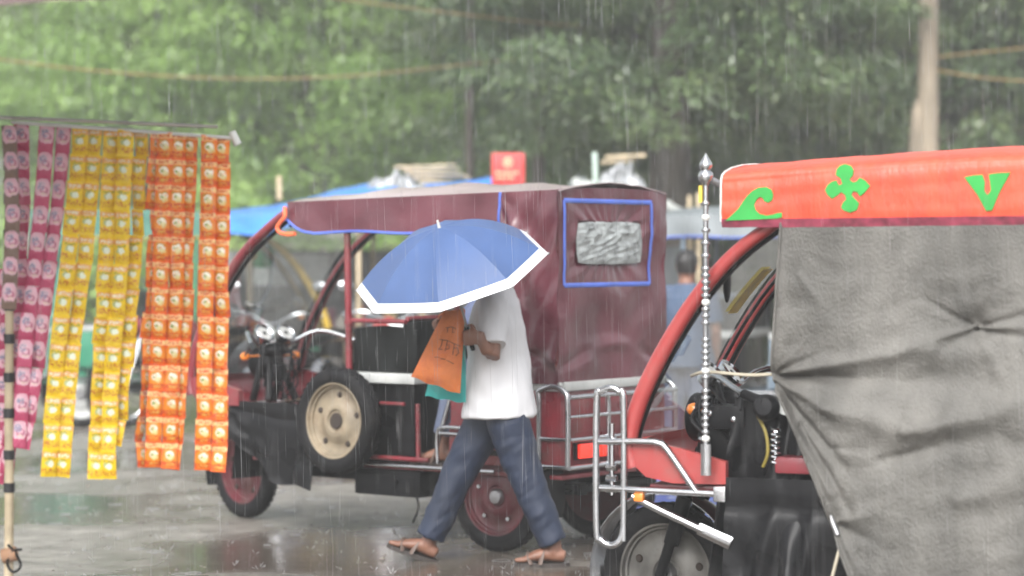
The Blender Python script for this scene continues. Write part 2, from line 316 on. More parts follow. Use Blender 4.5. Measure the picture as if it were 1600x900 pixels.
def sachet_mat(name, base, kind):
    m, N, L, p = nt_of(name); p.inputs['Roughness'].default_value = .27; p.inputs['Specular IOR Level'].default_value = .5
    tc = N.new('ShaderNodeTexCoord'); sp = N.new('ShaderNodeSeparateXYZ'); oi = N.new('ShaderNodeObjectInfo'); cb = N.new('ShaderNodeCombineXYZ'); L.new(oi.outputs['Random'], cb.inputs['Y']); sc9 = N.new('ShaderNodeVectorMath'); sc9.operation = 'SCALE'; sc9.inputs['Scale'].default_value = 30; L.new(cb.outputs[0], sc9.inputs[0])
    of = N.new('ShaderNodeVectorMath'); of.operation = 'ADD'; L.new(tc.outputs['Generated'], of.inputs[0]); L.new(sc9.outputs[0], of.inputs[1])
    wn_ = N.new('ShaderNodeTexNoise'); wn_.inputs['Scale'].default_value = 4.5; wn_.inputs['Detail'].default_value = 4; L.new(of.outputs[0], wn_.inputs[0])
    ws = N.new('ShaderNodeVectorMath'); ws.operation = 'SUBTRACT'; ws.inputs[1].default_value = (.5, .5, .5); L.new(wn_.outputs['Color'], ws.inputs[0])
    wm = N.new('ShaderNodeVectorMath'); wm.operation = 'SCALE'; wm.inputs['Scale'].default_value = .22; L.new(ws.outputs[0], wm.inputs[0])
    wa = N.new('ShaderNodeVectorMath'); wa.operation = 'ADD'; L.new(tc.outputs['Generated'], wa.inputs[0]); L.new(wm.outputs[0], wa.inputs[1])
    L.new(wa.outputs[0], sp.inputs[0]); u = sp.outputs['X']; v = sp.outputs['Z']
    def mth(op, a, b=None, c=None):
        n = N.new('ShaderNodeMath'); n.operation = op
        for i, q in enumerate((a, b, c)):
            if q is None: continue
            if isinstance(q, (int, float)): n.inputs[i].default_value = q
            else: L.new(q, n.inputs[i])
        return n.outputs[0]
    def band(x, lo, hi, s=.03):
        a = N.new('ShaderNodeMapRange'); a.interpolation_type = 'SMOOTHSTEP'; a.inputs['From Min'].default_value = lo - s; a.inputs['From Max'].default_value = lo + s; L.new(x, a.inputs[0])
        b = N.new('ShaderNodeMapRange'); b.interpolation_type = 'SMOOTHSTEP'; b.inputs['From Min'].default_value = hi - s; b.inputs['From Max'].default_value = hi + s; L.new(x, b.inputs[0])
        return mth('SUBTRACT', a.outputs[0], b.outputs[0])
    def ell(cu, cv, ru, rv, s=.25):
        a = mth('DIVIDE', mth('SUBTRACT', u, cu), ru); b = mth('DIVIDE', mth('SUBTRACT', v, cv), rv)
        d = mth('ADD', mth('MULTIPLY', a, a), mth('MULTIPLY', b, b)); r = N.new('ShaderNodeMapRange'); r.interpolation_type = 'SMOOTHSTEP'; r.inputs['From Min'].default_value = 1 + s; r.inputs['From Max'].default_value = 1 - s; L.new(d, r.inputs[0]); return r.outputs[0]
    nn = N.new('ShaderNodeTexNoise'); nn.inputs['Scale'].default_value = 9; nn.inputs['Detail'].default_value = 3; L.new(of.outputs[0], nn.inputs[0]); no = nn.outputs['Fac']
    cur = None
    def rgb(c):
        n = N.new('ShaderNodeRGB'); n.outputs[0].default_value = (*c, 1); return n.outputs[0]
    def lay(c, f):
        nonlocal cur
        x = N.new('ShaderNodeMix'); x.data_type = 'RGBA'; L.new(f, x.inputs['Factor']); L.new(cur, x.inputs['A']); x.inputs['B'].default_value = (*c, 1); cur = x.outputs['Result']
    thr = lambda x, t, s=.05: band(x, t, 9, s)
    cur = rgb(base)
    if kind == 'orange':
        lay((.78, .30, .02), mth('MULTIPLY', ell(.5, .42, .55, .38, .8), .8))
        lay((.90, .62, .26), mth('MULTIPLY', band(v, .78, .95), .85))
        lay((.62, .08, .015), mth('MULTIPLY', mth('MULTIPLY', band(v, .82, .91, .015), band(u, .15, .85)), thr(no, .47)))
        lay((.42, .28, .03), mth('MULTIPLY', mth('MULTIPLY', band(v, .64, .72, .02), band(u, .2, .75)), .75))
        lay((.90, .88, .76), mth('MULTIPLY', mth('MULTIPLY', ell(.52, .53, .27, .15), thr(no, .38, .12)), .95))
        lay((.72, .62, .25), mth('MULTIPLY', ell(.60, .42, .20, .10), .8))
        lay((.30, .36, .10), mth('MULTIPLY', ell(.42, .52, .12, .06), thr(no, .44)))
        lay((.58, .05, .015), mth('MULTIPLY', band(v, .10, .27), thr(no, .48)))
        lay((.78, .52, .10), mth('MULTIPLY', mth('MULTIPLY', band(v, .14, .20, .01), band(u, .3, .8)), thr(no, .5)))
    elif kind == 'yellow':
        lay((.74, .52, .02), mth('MULTIPLY', ell(.5, .35, .45, .3, .6), .6))
        lay((.78, .34, .10), mth('MULTIPLY', band(v, .74, .92), .85))
        lay((.85, .72, .50), mth('MULTIPLY', mth('MULTIPLY', band(v, .77, .88, .015), band(u, .12, .88)), thr(no, .46)))
        lay((.36, .46, .22), mth('MULTIPLY', ell(.45, .52, .26, .12), .85))
        lay((.80, .85, .70), mth('MULTIPLY', ell(.55, .50, .2, .11), .9))
        lay((.55, .18, .02), mth('MULTIPLY', band(v, .12, .34), thr(no, .52)))
        lay((.35, .30, .02), mth('MULTIPLY', mth('MULTIPLY', band(v, .64, .71, .015), band(u, .15, .85)), thr(no, .42)))
    else:
        lay((.78, .46, .55), mth('MULTIPLY', mth('MULTIPLY', ell(.5, .64, .50, .40, .12), band(v, .32, 2)), .95))
        lay((.74, .54, .60), mth('MULTIPLY', ell(.40, .72, .26, .2, .5), .75))
        lay((.28, .26, .38), mth('MULTIPLY', ell(.40, .70, .24, .15), thr(no, .46)))
        lay((.42, .09, .17), mth('MULTIPLY', mth('SUBTRACT', ell(.58, .55, .28, .15), ell(.54, .58, .17, .08)), .8))
        lay((.74, .58, .50), mth('MULTIPLY', ell(.58, .42, .22, .05), .7))
    L.new(cur, p.inputs['Base Color'])
    nb = N.new('ShaderNodeTexNoise'); nb.inputs['Scale'].default_value = 7; nb.inputs['Detail'].default_value = 3; L.new(of.outputs[0], nb.inputs[0])
    b = N.new('ShaderNodeBump'); b.inputs['Strength'].default_value = .9; b.inputs['Distance'].default_value = .006; L.new(nb.outputs['Fac'], b.inputs['Height']); L.new(b.outputs[0], p.inputs['Normal'])
    return m

# ------------------------------------------------------------------ setting
g = MB(); g.grid(lambda u, v: ((u - .5) * 500, -20 + v * 500, 0), 4, 4)
tag(g.build('ground', M_ground), kind='structure')

# ------------------------------------------------------------------ e-rickshaw
def wheel(parent, name, c, axis, r=.268, w=.085, rim=None, steer=0, nuts=True, hub=None):
    """wheel > tyre, rim; axis is the outward axle direction"""
    ax = Vector(axis).normalized(); M = Matrix.Translation(Vector(c)) @ ax.to_track_quat('Z', 'Y').to_matrix().to_4x4()
    e = part_empty(name, parent); h = w / 2
    p = [(r * .70, -h * .7), (r * .76, -h * .95), (r * .86, -h), (r * .95, -h * .82), (r * .99, -h * .55)]
    p += [(r * 1.0, -h * .32), (r * .972, -h * .28), (r * .972, -h * .2), (r * 1.004, -h * .16), (r * 1.004, h * .16), (r * .972, h * .2), (r * .972, h * .28), (r * 1.0, h * .32)]
    p += [(r * .99, h * .55), (r * .95, h * .82), (r * .86, h), (r * .76, h * .95), (r * .70, h * .7)]
    t = MB(); t.lathe(p, 48, M)
    for k in range(40):                                   # tread lugs on the shoulders
        a = 2 * math.pi * k / 40
        for s in (-1, 1):
            q = Matrix.Rotation(a + s * .03, 4, 'Z')
            vs = [M @ (q @ Vector((r * x, r * y, s * h * z))) for x in (.955, 1.012) for y in (-.028, .028) for z in (.42, .84)]
            vs = [M @ (q @ Vector(((r * (.96 if z > .6 else .99) if x < .98 else r * (.975 if z > .6 else 1.008)), r * y, s * h * z))) for x in (.955, 1.012) for y in (-.028, .028) for z in (.42, .84)]
            t.add(vs, [(0, 1, 3, 2), (4, 6, 7, 5), (0, 4, 5, 1), (2, 3, 7, 6), (0, 2, 6, 4), (1, 5, 7, 3)])
    t.build('tyre', M_tyre, e)
    d = MB(); rr = r * .72
    d.lathe([(rr, h * .75), (rr * .985, h * .82), (rr * .95, h * .78), (rr * .92, h * .42), (rr * .88, h * .38), (rr * .86, h * .12), (rr * .80, h * .02), (rr * .62, h * .05), (rr * .56, h * .22), (rr * .44, h * .46), (rr * .36, h * .52), (rr * .30, h * .48), (rr * .27, h * .28), (0.001, h * .28)], 40, M)
    d.lathe([(rr, h * .75), (rr, -h * .75), (rr * .9, -h * .6), (0.001, -h * .2)], 40, M)
    for k in range(5):                                    # hand holes / nuts
        a = 2 * math.pi * (k + .2) / 5; q = M @ Matrix.Rotation(a, 4, 'Z') @ Matrix.Translation((rr * .69, 0, h * .06))
        if nuts: d.lathe([(.0001, h * .1 + .012), (.011, h * .1 + .012), (.013, h * .1 - .01)], 6, q @ Matrix.Translation((-.01, 0, 0)), mi=2)
        else: d.lathe([(.0001, h * .07 + .004), (.012, h * .07 + .004), (.016, h * .02)], 12, q, mi=1)
    d.lathe([(.0001, h * .47), (rr * .20, h * .47), (rr * .21, h * .3)], 20, M, mi=1)
    d.build('rim', [rim or M_maroon, M_hole, M_chrome], e)
    if hub:
        hb = MB(); hb.lathe([(.0001, h * .9), (rr * .16, h * .85), (rr * .22, h * .45), (rr * .22, h * .2)], 20, M); hb.build('hub_cap', hub, e)
    return e

ARCH = [(1.28, 1.70), (1.38, 1.672), (1.52, 1.585), (1.67, 1.475), (1.80, 1.335), (1.91, 1.175), (2.00, 1.01), (2.055, .87), (2.075, .77), (2.06, .70)]
def fold(x, z, A):   # gentle cloth folds
    return A * (nz(x, z, 0, 4) + .5 * nz(x, z, 3.1, 9))

def rickshaw(root, o):
    B = o['body']; F = o['frame']; near = 1
    cz = lambda x: 1.725 + (1.37 - x) / 1.8 * .047          # roof edge height
    # chassis
    m = MB()
    for s in (-1, 1):
        m.box(-.42, 1.45, s * .28 - .025, s * .28 + .025, .29, .345); m.box(-.42, -.38, s * .14 - .14, s * .14 + .14, .30, .335)
    for x in (.1, .6, 1.1, 1.43): m.box(x, x + .04, -.255, .255, .295, .34)
    m.tube([(0, -.36, .265), (0, .36, .265)], .03); m.ball((0, .05, .265), (.1, .11, .1))
    for s in (-1, 1):                                         # leaf springs
        for k in range(4): m.tube(bez([(-.36 + .06 * k, s * .3, .30 - .014 * k + .01), (0, s * .3, .245 - .012 * k + .04), (.36 - .06 * k, s * .3, .30 - .014 * k + .01)], 6), (.025), 4, flat=.16, up=(0, 1, 0))
    m.build('chassis', M_black, root)
    m = MB(); m.box(-.40, 1.62, -.435, .435, .372, .392, .004); m.build('floor_pan', B, root)
    m = MB(); m.box(.47, .90, .12, .452, .235, .37, .012); m.box(.5, .87, .4525, .4545, .27, .34); m.tube([(.62, .455, .31), (.62, .47, .31)], .014, 8); m.build('battery_box', M_black, root)
    for s in (-1, 1):
        m = MB(); m.tube([(-.02, s * .475, .395), (.95, s * .475, .395)], .011, 10); m.build('running_board_rail', M_chrome, root)
    # rear tub
    m = MB()
    tw = .447
    for s in (-1, 1):
        m.box(-.385, .27, s * tw - .008, s * tw + .008, .425, .80, .004)
        m.box(-.33, .22, s * (tw + .008) - .002, s * (tw + .008) + .006, .50, .74, .003)
    m.box(-.401, -.385, -tw - .008, tw + .008, .425, .80, .004)
    m.box(-.407, -.400, -.40, .40, .60, .76, .003); m.box(-.407, -.400, -.40, .40, .45, .57, .003)
    m.box(.27, .285, -tw, tw, .39, .62)
    m.build('rear_tub', B, root)
    m = MB()
    for s in (-1, 1): m.box(-.405, .27, s * (tw + .004) - .012, s * (tw + .004) + .012, .801, .845, .005)
    m.box(-.417, -.395, -tw + .018, tw - .018, .801, .845, .005); m.build('tub_rim_band', M_grayband, root)
    for s in (-1, 1):
        m = MB(); m.box(-.22, -.10, s * .40 - .05, s * .40 + .05, .17, .42) if False else m.grid(lambda u, v: (-.31 - .02 * math.sin(u * 3), s * .40 + (v - .5) * .16, .42 - .24 * u), 6, 2, thick=.006, off=(-1, 0, 0)); m.build('mud_flap', M_black, root)
        t = part_empty('tail_lamp', root); k = s * .235
        m = MB(); m.box(-.430, -.408, k - .125, k + .125, .465, .55, .006); m.build('lamp_housing', M_black, t)
        m = MB(); m.box(-.447, -.431, k - .118, k + .118, .472, .543, .006); m.build('lamp_lens', M_tail, t)
    # seats
    m = MB(); m.box(-.37, .06, -.43, .43, .70, .80, .03); m.build('passenger_seat', M_vinyl, root)
    m = MB(); m.box(-.375, -.28, -.42, .42, .82, 1.22, .035); m.build('passenger_backrest', M_vinyl, root)
    m = MB(); m.box(.55, .91, -.40, .40, .395, .80, .012); m.build('driver_seat_box', M_blacksheet, root)
    m = MB(); m.box(.50, .955, -.458, .458, .805, .858, .008); m.build('seat_ledge', M_grayband, root)
    m = MB(); m.box(.66, .95, -.43, .43, .86, .91, .022); m.build('driver_seat', M_vinyl, root)
    m = MB(); m.box(.52, .60, -.44, .44, .862, 1.13, .03); m.build('driver_backrest', M_vinyl, root)
    for s in (-1, 1):
        m = MB(); m.box(.50, .91, s * .425 - .008, s * .425 + .008, .862, 1.075, .02) if False else m.grid(lambda u, v: (.50 + .41 * u, s * (.425 + .012 * math.sin(u * 9) * math.sin(v * 3.1)), .862 + (.215 + .02 * math.sin(u * 3.1)) * v), 20, 10, thick=.012, off=(0, s, 0)); m.build('seat_side_panel', M_vinyl, root)
    m = MB(); m.tube([(.56, -.455, 1.12), (.92, -.455, 1.12)], .012); m.tube([(.56, .44, 1.135), (.56, -.44, 1.135)], .013); m.tube([(.56, .452, 1.12), (.92, .452, 1.12)], .012); m.build('seat_rail', F, root)
    # posts and roof frame
    for s in (-1, 1):
        m = MB(); m.tube([(.935, s * .452, .39), (.935, s * .452, .90), (.95, s * .452, 1.68)], .0185, 12); m.tube([(.935, s * .452, 1.10), (.935, s * .452, 1.125)], .026, 12); m.build('front_post', F, root)
        m = MB(); m.tube([(-.37, s * .435, .84), (-.37, s * .435, 1.72)], .014, 10); m.build('rear_post', F, root)
        m = MB(); m.tube([(1.30, s * .45, 1.688), (.4, s * .445, 1.705), (-.37, s * .44, 1.725)], .014, 10); m.build('roof_rail', F, root)
    m = MB()
    for x in (1.25, .95, .5, .05, -.36):
        z = cz(x) - .045; m.tube(bez([(x, -.45, z), (x, 0, z + .045), (x, .45, z)], 6), .012, 8)
    m.build('roof_bows', F, root)
    # windscreen arches and glass
    AP = bez([(x, 0, z) for x, z in ARCH], 6)
    for s in (-1, 1):
        m = MB(); n = len(AP)
        m.tube([p + Vector((0, s * .44, 0)) for p in AP], [(.021 + .012 * min(1, i / n * 1.3), .028) for i in range(n)], 12, up=(0, 0, 1)); a = m.build('windscreen_arch', o['arch'], root)
        m = MB(); m.tube([p + Vector((-.02, s * .405, -.018)) for p in AP], .010, 8, flat=1.6); m.build('windscreen_gasket', M_black, root)
    m = MB(); m.tube([(1.30, -.44, 1.685), (1.30, .44, 1.685)], .02); m.box(1.27, 1.40, -.40, .40, 1.60, 1.655, .01); m.build('windscreen_header', M_black if o.get('hdr') else F, root)
    GP = [p for p in AP if p.z < 1.645 and p.z > .76]
    m = MB(); m.grid(lambda u, v: (GP[int(u * (len(GP) - 1))] + Vector((-.004, (v - .5) * .82, 0))), len(GP) - 1, 4); m.build('windscreen', M_glass, root)
    # front panel: shell between the arches below the glass
    def shell(u, v):
        y = (v - .5) * .86; ed = (abs(v - .5) * 2) ** 3
        prof = bez([(2.045, 0, .80), (2.075, 0, .765), (2.05, 0, .70), (1.99, 0, .665), (1.90, 0, .65)], 6); q = prof[min(int(u * (len(prof) - 1) + .5), len(prof) - 1)]
        return (q.x - .10 * ed * .4 + .03 * (1 - ed), y, q.z)
    m = MB(); m.grid(shell, 24, 16, thick=.006, off=(-1, 0, .2)); m.build('front_panel', o['arch'], root)
    for s in (-1, 1):                                         # side cheeks of the nose
        poly = [(1.70, .735), (1.86, .775), (2.0, .80), (2.06, .79), (2.05, .715), (2.0, .672), (1.90, .652), (1.70, .655)]
        m = MB(); m.prism([(x, 0, z) for x, z in poly], (0, s * .425, 0), (0, s * .458, 0)); m.build('nose_cheek', o['arch'], root, ang=25)
    m = MB(); m.box(1.62, 2.0, -.42, .42, .62, .645, .008); m.build('front_shelf', B, root)
    # front wheel, fork, mudguard
    st = o.get('steer', 0); axis = Vector((math.sin(R(st)), math.cos(R(st)), 0)); fw = Vector((math.cos(R(st)), -math.sin(R(st)), 0))
    wc = Vector((2.07, 0, .268)); wheel(root, 'front_wheel', wc, axis, rim=o.get('frim', M_maroon), nuts=False, hub=M_steel)
    m = MB()
    for s in (-1, 1): m.tube([wc + axis * s * .075, wc + axis * s * .075 + Vector((-.06, 0, .18)), wc + axis * s * .07 + Vector((-.16, 0, .48))], .021, 10); m.tube([wc + axis * s * .075 + Vector((-.045, 0, .12)), wc + axis * s * .075 + Vector((-.10, 0, .30))], .031, 10)
    m.tube([wc + axis * -.09, wc + axis * .09], .014); m.build('fork', M_black, root)
    m = MB()
    def guard(u, v):
        a = R(-20 + 190 * u) ; rr = .305 + .012 * math.cos((v - .5) * math.pi); return wc + fw * (rr * math.cos(a)) + Vector((0, 0, rr * math.sin(a))) + axis * ((v - .5) * .125)
    m.grid(guard, 24, 6, thick=.004, off=(0, 0, 1)); m.build('mudguard', o.get('guard', M_black), root)
    # steering column, instruments, handlebar
    sc = Vector((1.87, 0, .92)); m = MB(); m.tube([wc + Vector((-.16, 0, .46)), sc], .026, 10); 
    for s in (-1, 1):
        m.tube([(1.80, s * .11, .66), (1.84, s * .06, .80), (1.87, s * .03, .93)], [.022, .018, .016], 8); m.tube([(1.92, s * .10, .70), (1.90, s * .07, .84), (1.885, s * .05, .96)], [.016, .018, .014], 8)
    m.box(1.80, 1.90, -.05, .05, .76, .86, .025); m.ball((1.86, 0, .93), (.06, .075, .045)); m.build('steering_column', M_black, root)
    hd = axis
    m = MB(); hb = [sc + hd * y + Vector((x, 0, z)) for y, x, z in ((-.44, -.36, .03), (-.36, -.24, .06), (-.24, -.08, .115), (-.1, .0, .04), (0, 0, .02), (.1, .0, .04), (.24, -.08, .115), (.36, -.24, .06), (.44, -.36, .03))]
    m.tube(bez(hb, 4), .0125, 10); hbo = m.build('handlebar', M_chrome, root)
    for s in (0, -1):
        m = MB(); a = hb[s]; b = hb[1 if s == 0 else -2]; m.tube([a + (a - b) * .1, a.lerp(b, .8)], .018, 10); m.tube([a.lerp(b, .9) + Vector((.0, 0, -.01)), a + Vector((.08, 0, -.03))], .006, 6); m.build('grip', M_black, hbo)
    for y in (-.072, .072):
        M = Matrix.Translation(sc + hd * y + Vector((-.01, 0, .10))) @ Vector((-.75, 0, .66)).to_track_quat('Z', 'Y').to_matrix().to_4x4()
        m = MB(); m.lathe([(.0001, -.06), (.04, -.05), (.056, -.01), (.062, .012), (.056, .018), (.047, .008), (.0001, .008)], 24, M); gq = m.build('gauge', M_chrome, root)
        m = MB(); m.lathe([(.0001, .0095), (.043, .0095), (.043, .007)], 24, M); m.box(-.003, .003, -.002, .03, .0, .0) if False else None; m.build('dial', M_white, gq)
        m = MB(); m.lathe([(.0001, .0115), (.012, .0115), (.013, .0095)], 12, M); m.build('dial_centre', M_black, gq)
    M = Matrix.Translation(sc + Vector((.06, 0, -.06))) @ fw.to_track_quat('Z', 'Y').to_matrix().to_4x4()
    m = MB(); m.lathe([(.0001, -.10), (.05, -.09), (.085, -.02), (.092, .03), (.086, .04)], 28, M); hl = m.build('headlamp', M_chrome if o.get('chromelamp') else M_black, root)
    m = MB(); m.lathe([(.086, .036), (.06, .048), (.0001, .053)], 28, M); m.build('headlamp_lens', M_clear, hl)
    for s in (-1, 1):
        m = MB(); c = sc + hd * (s * .17) + Vector((.02, 0, -.02)); m.ball(c, (.03, .024, .024)); m.tube([c, c - hd * (s * .1)], .006, 6); m.build('indicator', M_amber, root)
    # cables and small tank on the column (clutter)
    m = MB()
    for k in range(6):
        a = sc + hd * random.uniform(-.2, .2) + Vector((-.02, 0, .03)); b = Vector((1.80 + random.uniform(-.04, .04), random.uniform(-.06, .06), .66))
        m.tube(bez([a, a.lerp(b, .3) + Vector((random.uniform(-.07, .08), random.uniform(-.1, .1), .02)), a.lerp(b, .7) + Vector((random.uniform(-.06, .06), random.uniform(-.06, .06), 0)), b], 5), .005, 6)
    m.build('cables', M_black, root)
    # side skirt of black sheet over the driver's footwell
    for s in (-1, 1):
        def skirt(u, v):
            x = 1.17 + (.60 if not o.get('longskirt') else .53) * u; zb = (.235 + .03 * min(1, u / .4) + .26 * max(0, (u - .42) / .58) ** 1.3) if not o.get('longskirt') else .16; z = .68 + (zb - .68) * v
            f = .5 + .5 * math.sin(u * (15 if not o.get('longskirt') else 21 - 6 * v) + 1.5 * nz(u * 3, v, s, 1.7) + .8 * v)
            return (x + .03 * v * math.sin(u * 7), s * (.450 + (.035 + (.03 if o.get('longskirt') else 0)) * v * f ** 2 + .02 * nz(u * 3, v * 2, s, 2.5) * v - .015 * math.exp(-((v - .2) / .05) ** 2)), z + .01 * math.sin(u * 13) * v)
        m = MB(); m.grid(skirt, 60, 24, thick=.003, off=(0, s, 0)); m.build('footwell_skirt', M_blacksheet, root)
    m = MB(); m.grid(lambda u, v: (1.72 + .05 * u + .02 * math.sin(v * 7), (v - .5) * .84, .66 - .40 * u), 8, 14, thick=.003, off=(1, 0, 0)); m.build('front_skirt', M_blacksheet, root)
    # rear bumper cage
    m = MB(); hs_ = .468
    for s in (-1, 1):
        y = s * hs_
        m.tube(bez([(-.285, y, .43), (-.285, y, .74), (-.285, y, .80), (-.37, y, .825), (-.435, y, .80), (-.455, y, .74), (-.455, y, .43)], 5), .0135, 10)
        m.tube([(-.285, y, .57), (-.455, y, .57)], .010); m.tube([(-.28, y, .435), (-.465, y, .435)], .012)
        m.tube(bez([(-.465, s * .14, .43), (-.465, s * .14, .74), (-.465, s * .17, .785), (-.465, s * .22, .80)], 5), .0115, 10)
    for z, r_ in ((.435, .0125), (.57, .011), (.68, .010), (.775, .0125)): m.tube([(-.465, -hs_, z), (-.465, hs_, z)], r_, 10)
    m.build('rear_bumper', M_chrome, root)
    # rear wheels
    for s in (-1, 1): wheel(root, 'rear_wheel', (0, s * .415, .268), (0, s, 0), rim=o.get('rrim', M_maroon), hub=M_steel)
    return root

def canopy_full(root, cov, trim, top=None):
    """roof sheet, side flaps, closed rear part with a clear window (first rickshaw)"""
    ez = lambda x: 1.728 + (1.36 - x) / 1.8 * .045
    def roof(u, v):
        x = 1.36 - 1.765 * u; t = (v - .5) * 2
        return (x, t * .462, ez(x) + (.045 + .035 * math.sin(math.pi * min(1, u * 1.15))) * (1 - abs(t) ** 1.7) + .006 * nz(x, t, 0, 5) * (1 - t * t) - .01 * abs(math.sin(u * math.pi * 4)) * (1 - t * t))
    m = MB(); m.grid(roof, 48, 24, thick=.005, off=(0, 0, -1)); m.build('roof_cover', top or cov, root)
    def flapz(x): # bottom of flap
        if x > 1.17: return 1.571 + .075 * ((x - 1.17) / .17) ** 2
        return 1.571 + .006 * math.sin(x * 9)
    for s in (-1, 1):
        def flap(u, v):
            x = 1.34 - 1.38 * u; zt = ez(x) + .003; z = zt + (flapz(x) - zt) * v
            return (x, s * (.467 + .010 * nz(x, z, s, 6) * v + .012 * v - .006 * math.sin(x * 14) * v), z)
        m = MB(); m.grid(flap, 60, 8, thick=.003, off=(0, s, 0)); m.build('side_flap', cov, root)
        m = MB(); m.tube([Vector(flap(i / 50, 1)) + Vector((0, s * .003, 0)) for i in range(51)], .0075, 6); m.build('flap_piping', trim, root)
        def quarter(u, v):
            x = -.045 - .352 * u; zt = ez(x) + .002; z = zt - (zt - .835) * v
            # folds that fan out from the upper front corner and pull at the rear
            ang = math.atan2(v + .05, u + .1); d = .022 * math.sin(ang * 13) * math.exp(-((u - .3) ** 2) * 2) * min(1, v * 3) * max(0, 1 - v * 1.05)
            d += .018 * nz(x * 5, z * 2.2, 5 + s, 2.3) + .02 * math.exp(-((v - .86 - .1 * (u - .5) ** 2) / .035) ** 2) * math.sin(u * 8) + .010 * math.sin((u * .8 + v * 1.4) * 17) * math.exp(-((v - .3) ** 2) * 9)
            return (x, s * (.468 + d), z)
        m = MB(); m.grid(quarter, 40, 90, thick=.003, off=(0, s, 0)); m.build('side_curtain', cov, root)
        m = MB(); m.tube([Vector(quarter(.0, j / 60)) + Vector((0, s * .006, 0)) for j in range(0, 26)], .0065, 6); m.build('curtain_piping', trim, root)
    wy0, wy1, wz0, wz1 = .325, -.245, 1.412, 1.622
    def rear(u, v):
        y = .466 - .932 * u; zt = ez(-.44) + .012 * (1 - (2 * u - 1) ** 2) + .003; z = zt - (zt - .84) * v
        # puckers around the window and broad folds below
        dx = max(wy1 - y, y - wy0, 0); dz = max(wz0 - z, z - wz1, 0); dd = math.hypot(dx, dz); th = math.atan2(z - 1.52, y - .05)
        w = .005 * math.sin(th * 19 + 3 * nz(y, z, 1, 5)) * math.exp(-dd / .06) * (1 if dd > 0 else 0)
        w += .018 * nz(y * 2, z * 3, 9, 2) + .006 * nz(y, z * .5, 3, 9) + .014 * math.exp(-((z - .96 - .06 * math.cos(y * 5)) / .03) ** 2) * math.cos(y * 9)
        inside = wy1 + .004 < y < wy0 - .004 and wz0 + .004 < z < wz1 - .004
        return (-.400 - w + (.012 if inside else 0), y, z)
    m = MB(); m.grid(rear, 90, 90, thick=.003, off=(1, 0, 0)); m.build('rear_curtain', cov, root)
    m = MB()
    for (a, b) in (((.422, 1.722), (-.320, 1.722)), ((-.320, 1.722), (-.320, 1.312)), ((-.320, 1.312), (.422, 1.312)), ((.422, 1.312), (.422, 1.722))):
        pts = []
        for i in range(31):
            y = a[0] + (b[0] - a[0]) * i / 30; z = a[1] + (b[1] - a[1]) * i / 30
            zt = ez(-.44) + .003; pts.append(Vector((rear((.466 - y) / .932, (zt - z) / (zt - .84))[0] - .004, y, z)))
        m.tube(pts, .011, 6, flat=.25, up=(0, 0, 1) if a[1] == b[1] else (0, 1, 0))
    m.build('window_border', trim, root)
    def win(u, v):
        a = 2 * u - 1; b = 2 * v - 1
        y = (wy0 + wy1) / 2 + (wy0 - wy1) / 2 * a * (1 - .06 * b * b); z = (wz0 + wz1) / 2 + (wz1 - wz0) / 2 * b * (1 - .09 * a ** 4)
        e = (1 - a ** 6) * (1 - b ** 6); th = math.atan2(b + .2, a)
        w = .011 * noise.ridged_multi_fractal(Vector((y * 6 + .3 * math.sin(z * 30), z * 26 + y * 5, 2.2)), 1, 2, 4, .8, 2) * e + .004 * nz(y, z, 3, 40) * e
        return (-.404 - w, y, z)
    m = MB(); m.grid(win, 80, 44); m.build('clear_window', M_window, root, ang=80)

# ---- rickshaw 1 (maroon)
r1 = thing('electric_rickshaw', 'maroon electric rickshaw with maroon cover, blue trimmed rear window and spare wheel', 'rickshaw', (.184, 12.93, 0), math.atan2(.6, -.8), 'rickshaws on the wet road')
M_rimd = mat('muddy_maroon_rim', (.085, .012, .018), .45, var=.3, dirt=(.10, .07, .06), dscale=9, damt=.7)
rickshaw(r1, dict(body=M_maroon, frame=M_maroon, arch=M_maroon, steer=12, hdr=True, frim=M_rimd, rrim=M_rimd))
canopy_full(r1, M_cover, M_bluetrim, mat('sky_sheen_roof_rexine', (.36, .29, .30), .35, var=.12, vscale=3, coat=.4, dirt=(.2, .13, .14), damt=.4))  # roof sheet coloured paler than the cover: wet sky reflection painted into its colour
sp = wheel(r1, 'spare_wheel', (.935, .535, .61), (.06, 1, .03), r=.272, w=.10, rim=M_cream, nuts=False)
m = MB(); m.box(.90, .97, .455, .50, .55, .67, .006); m.build('spare_bracket', M_black, r1)
m = MB(); m.tube(bez([(1.335, .50, 1.705), (1.325, .51, 1.655), (1.35, .512, 1.63), (1.375, .512, 1.60), (1.355, .512, 1.572), (1.30, .512, 1.562), (1.25, .512, 1.566)], 6), .011, 8); m.build('tie_cord', mat('orange_cord', (.75, .14, .05), .5), r1)
for s in (1,):
    m = MB(); m.tube(bez([(.34, .47, .42), (.34, .475, .56), (.30, .478, .60), (.12, .478, .60)], 5), .010); m.tube([(.34, .47, .57), (.12, .475, .57)], .009); m.tube([(.37, .44, .50), (.25, .44, .84)], .012); m.build('grab_rail', M_chrome, r1)
m = MB(); m.tube([(.47, .462, .42), (.475, .462, .71)], .012, 8); m.tube([(.56, .462, .705), (.72, .462, .705)], .009, 8); m.tube([(.40, .466, .43), (.9, .466, .43)], .012, 8); m.build('seat_box_trim', M_maroon, r1)
# rain rope / hanging strap under the chassis
m = MB(); m.tube(bez([(.62, .3, .24), (.60, .3, .17), (.63, .31, .09)], 4), .006, 6); m.build('hanging_strap', M_black, r1)
m = MB(); c = Vector((1.78, .50, .57)); m.tube([(1.95, .44, .69), (1.92, .49, .62), (1.85, .50, .575)], .010); m.build('nose_bar', M_chrome, r1)

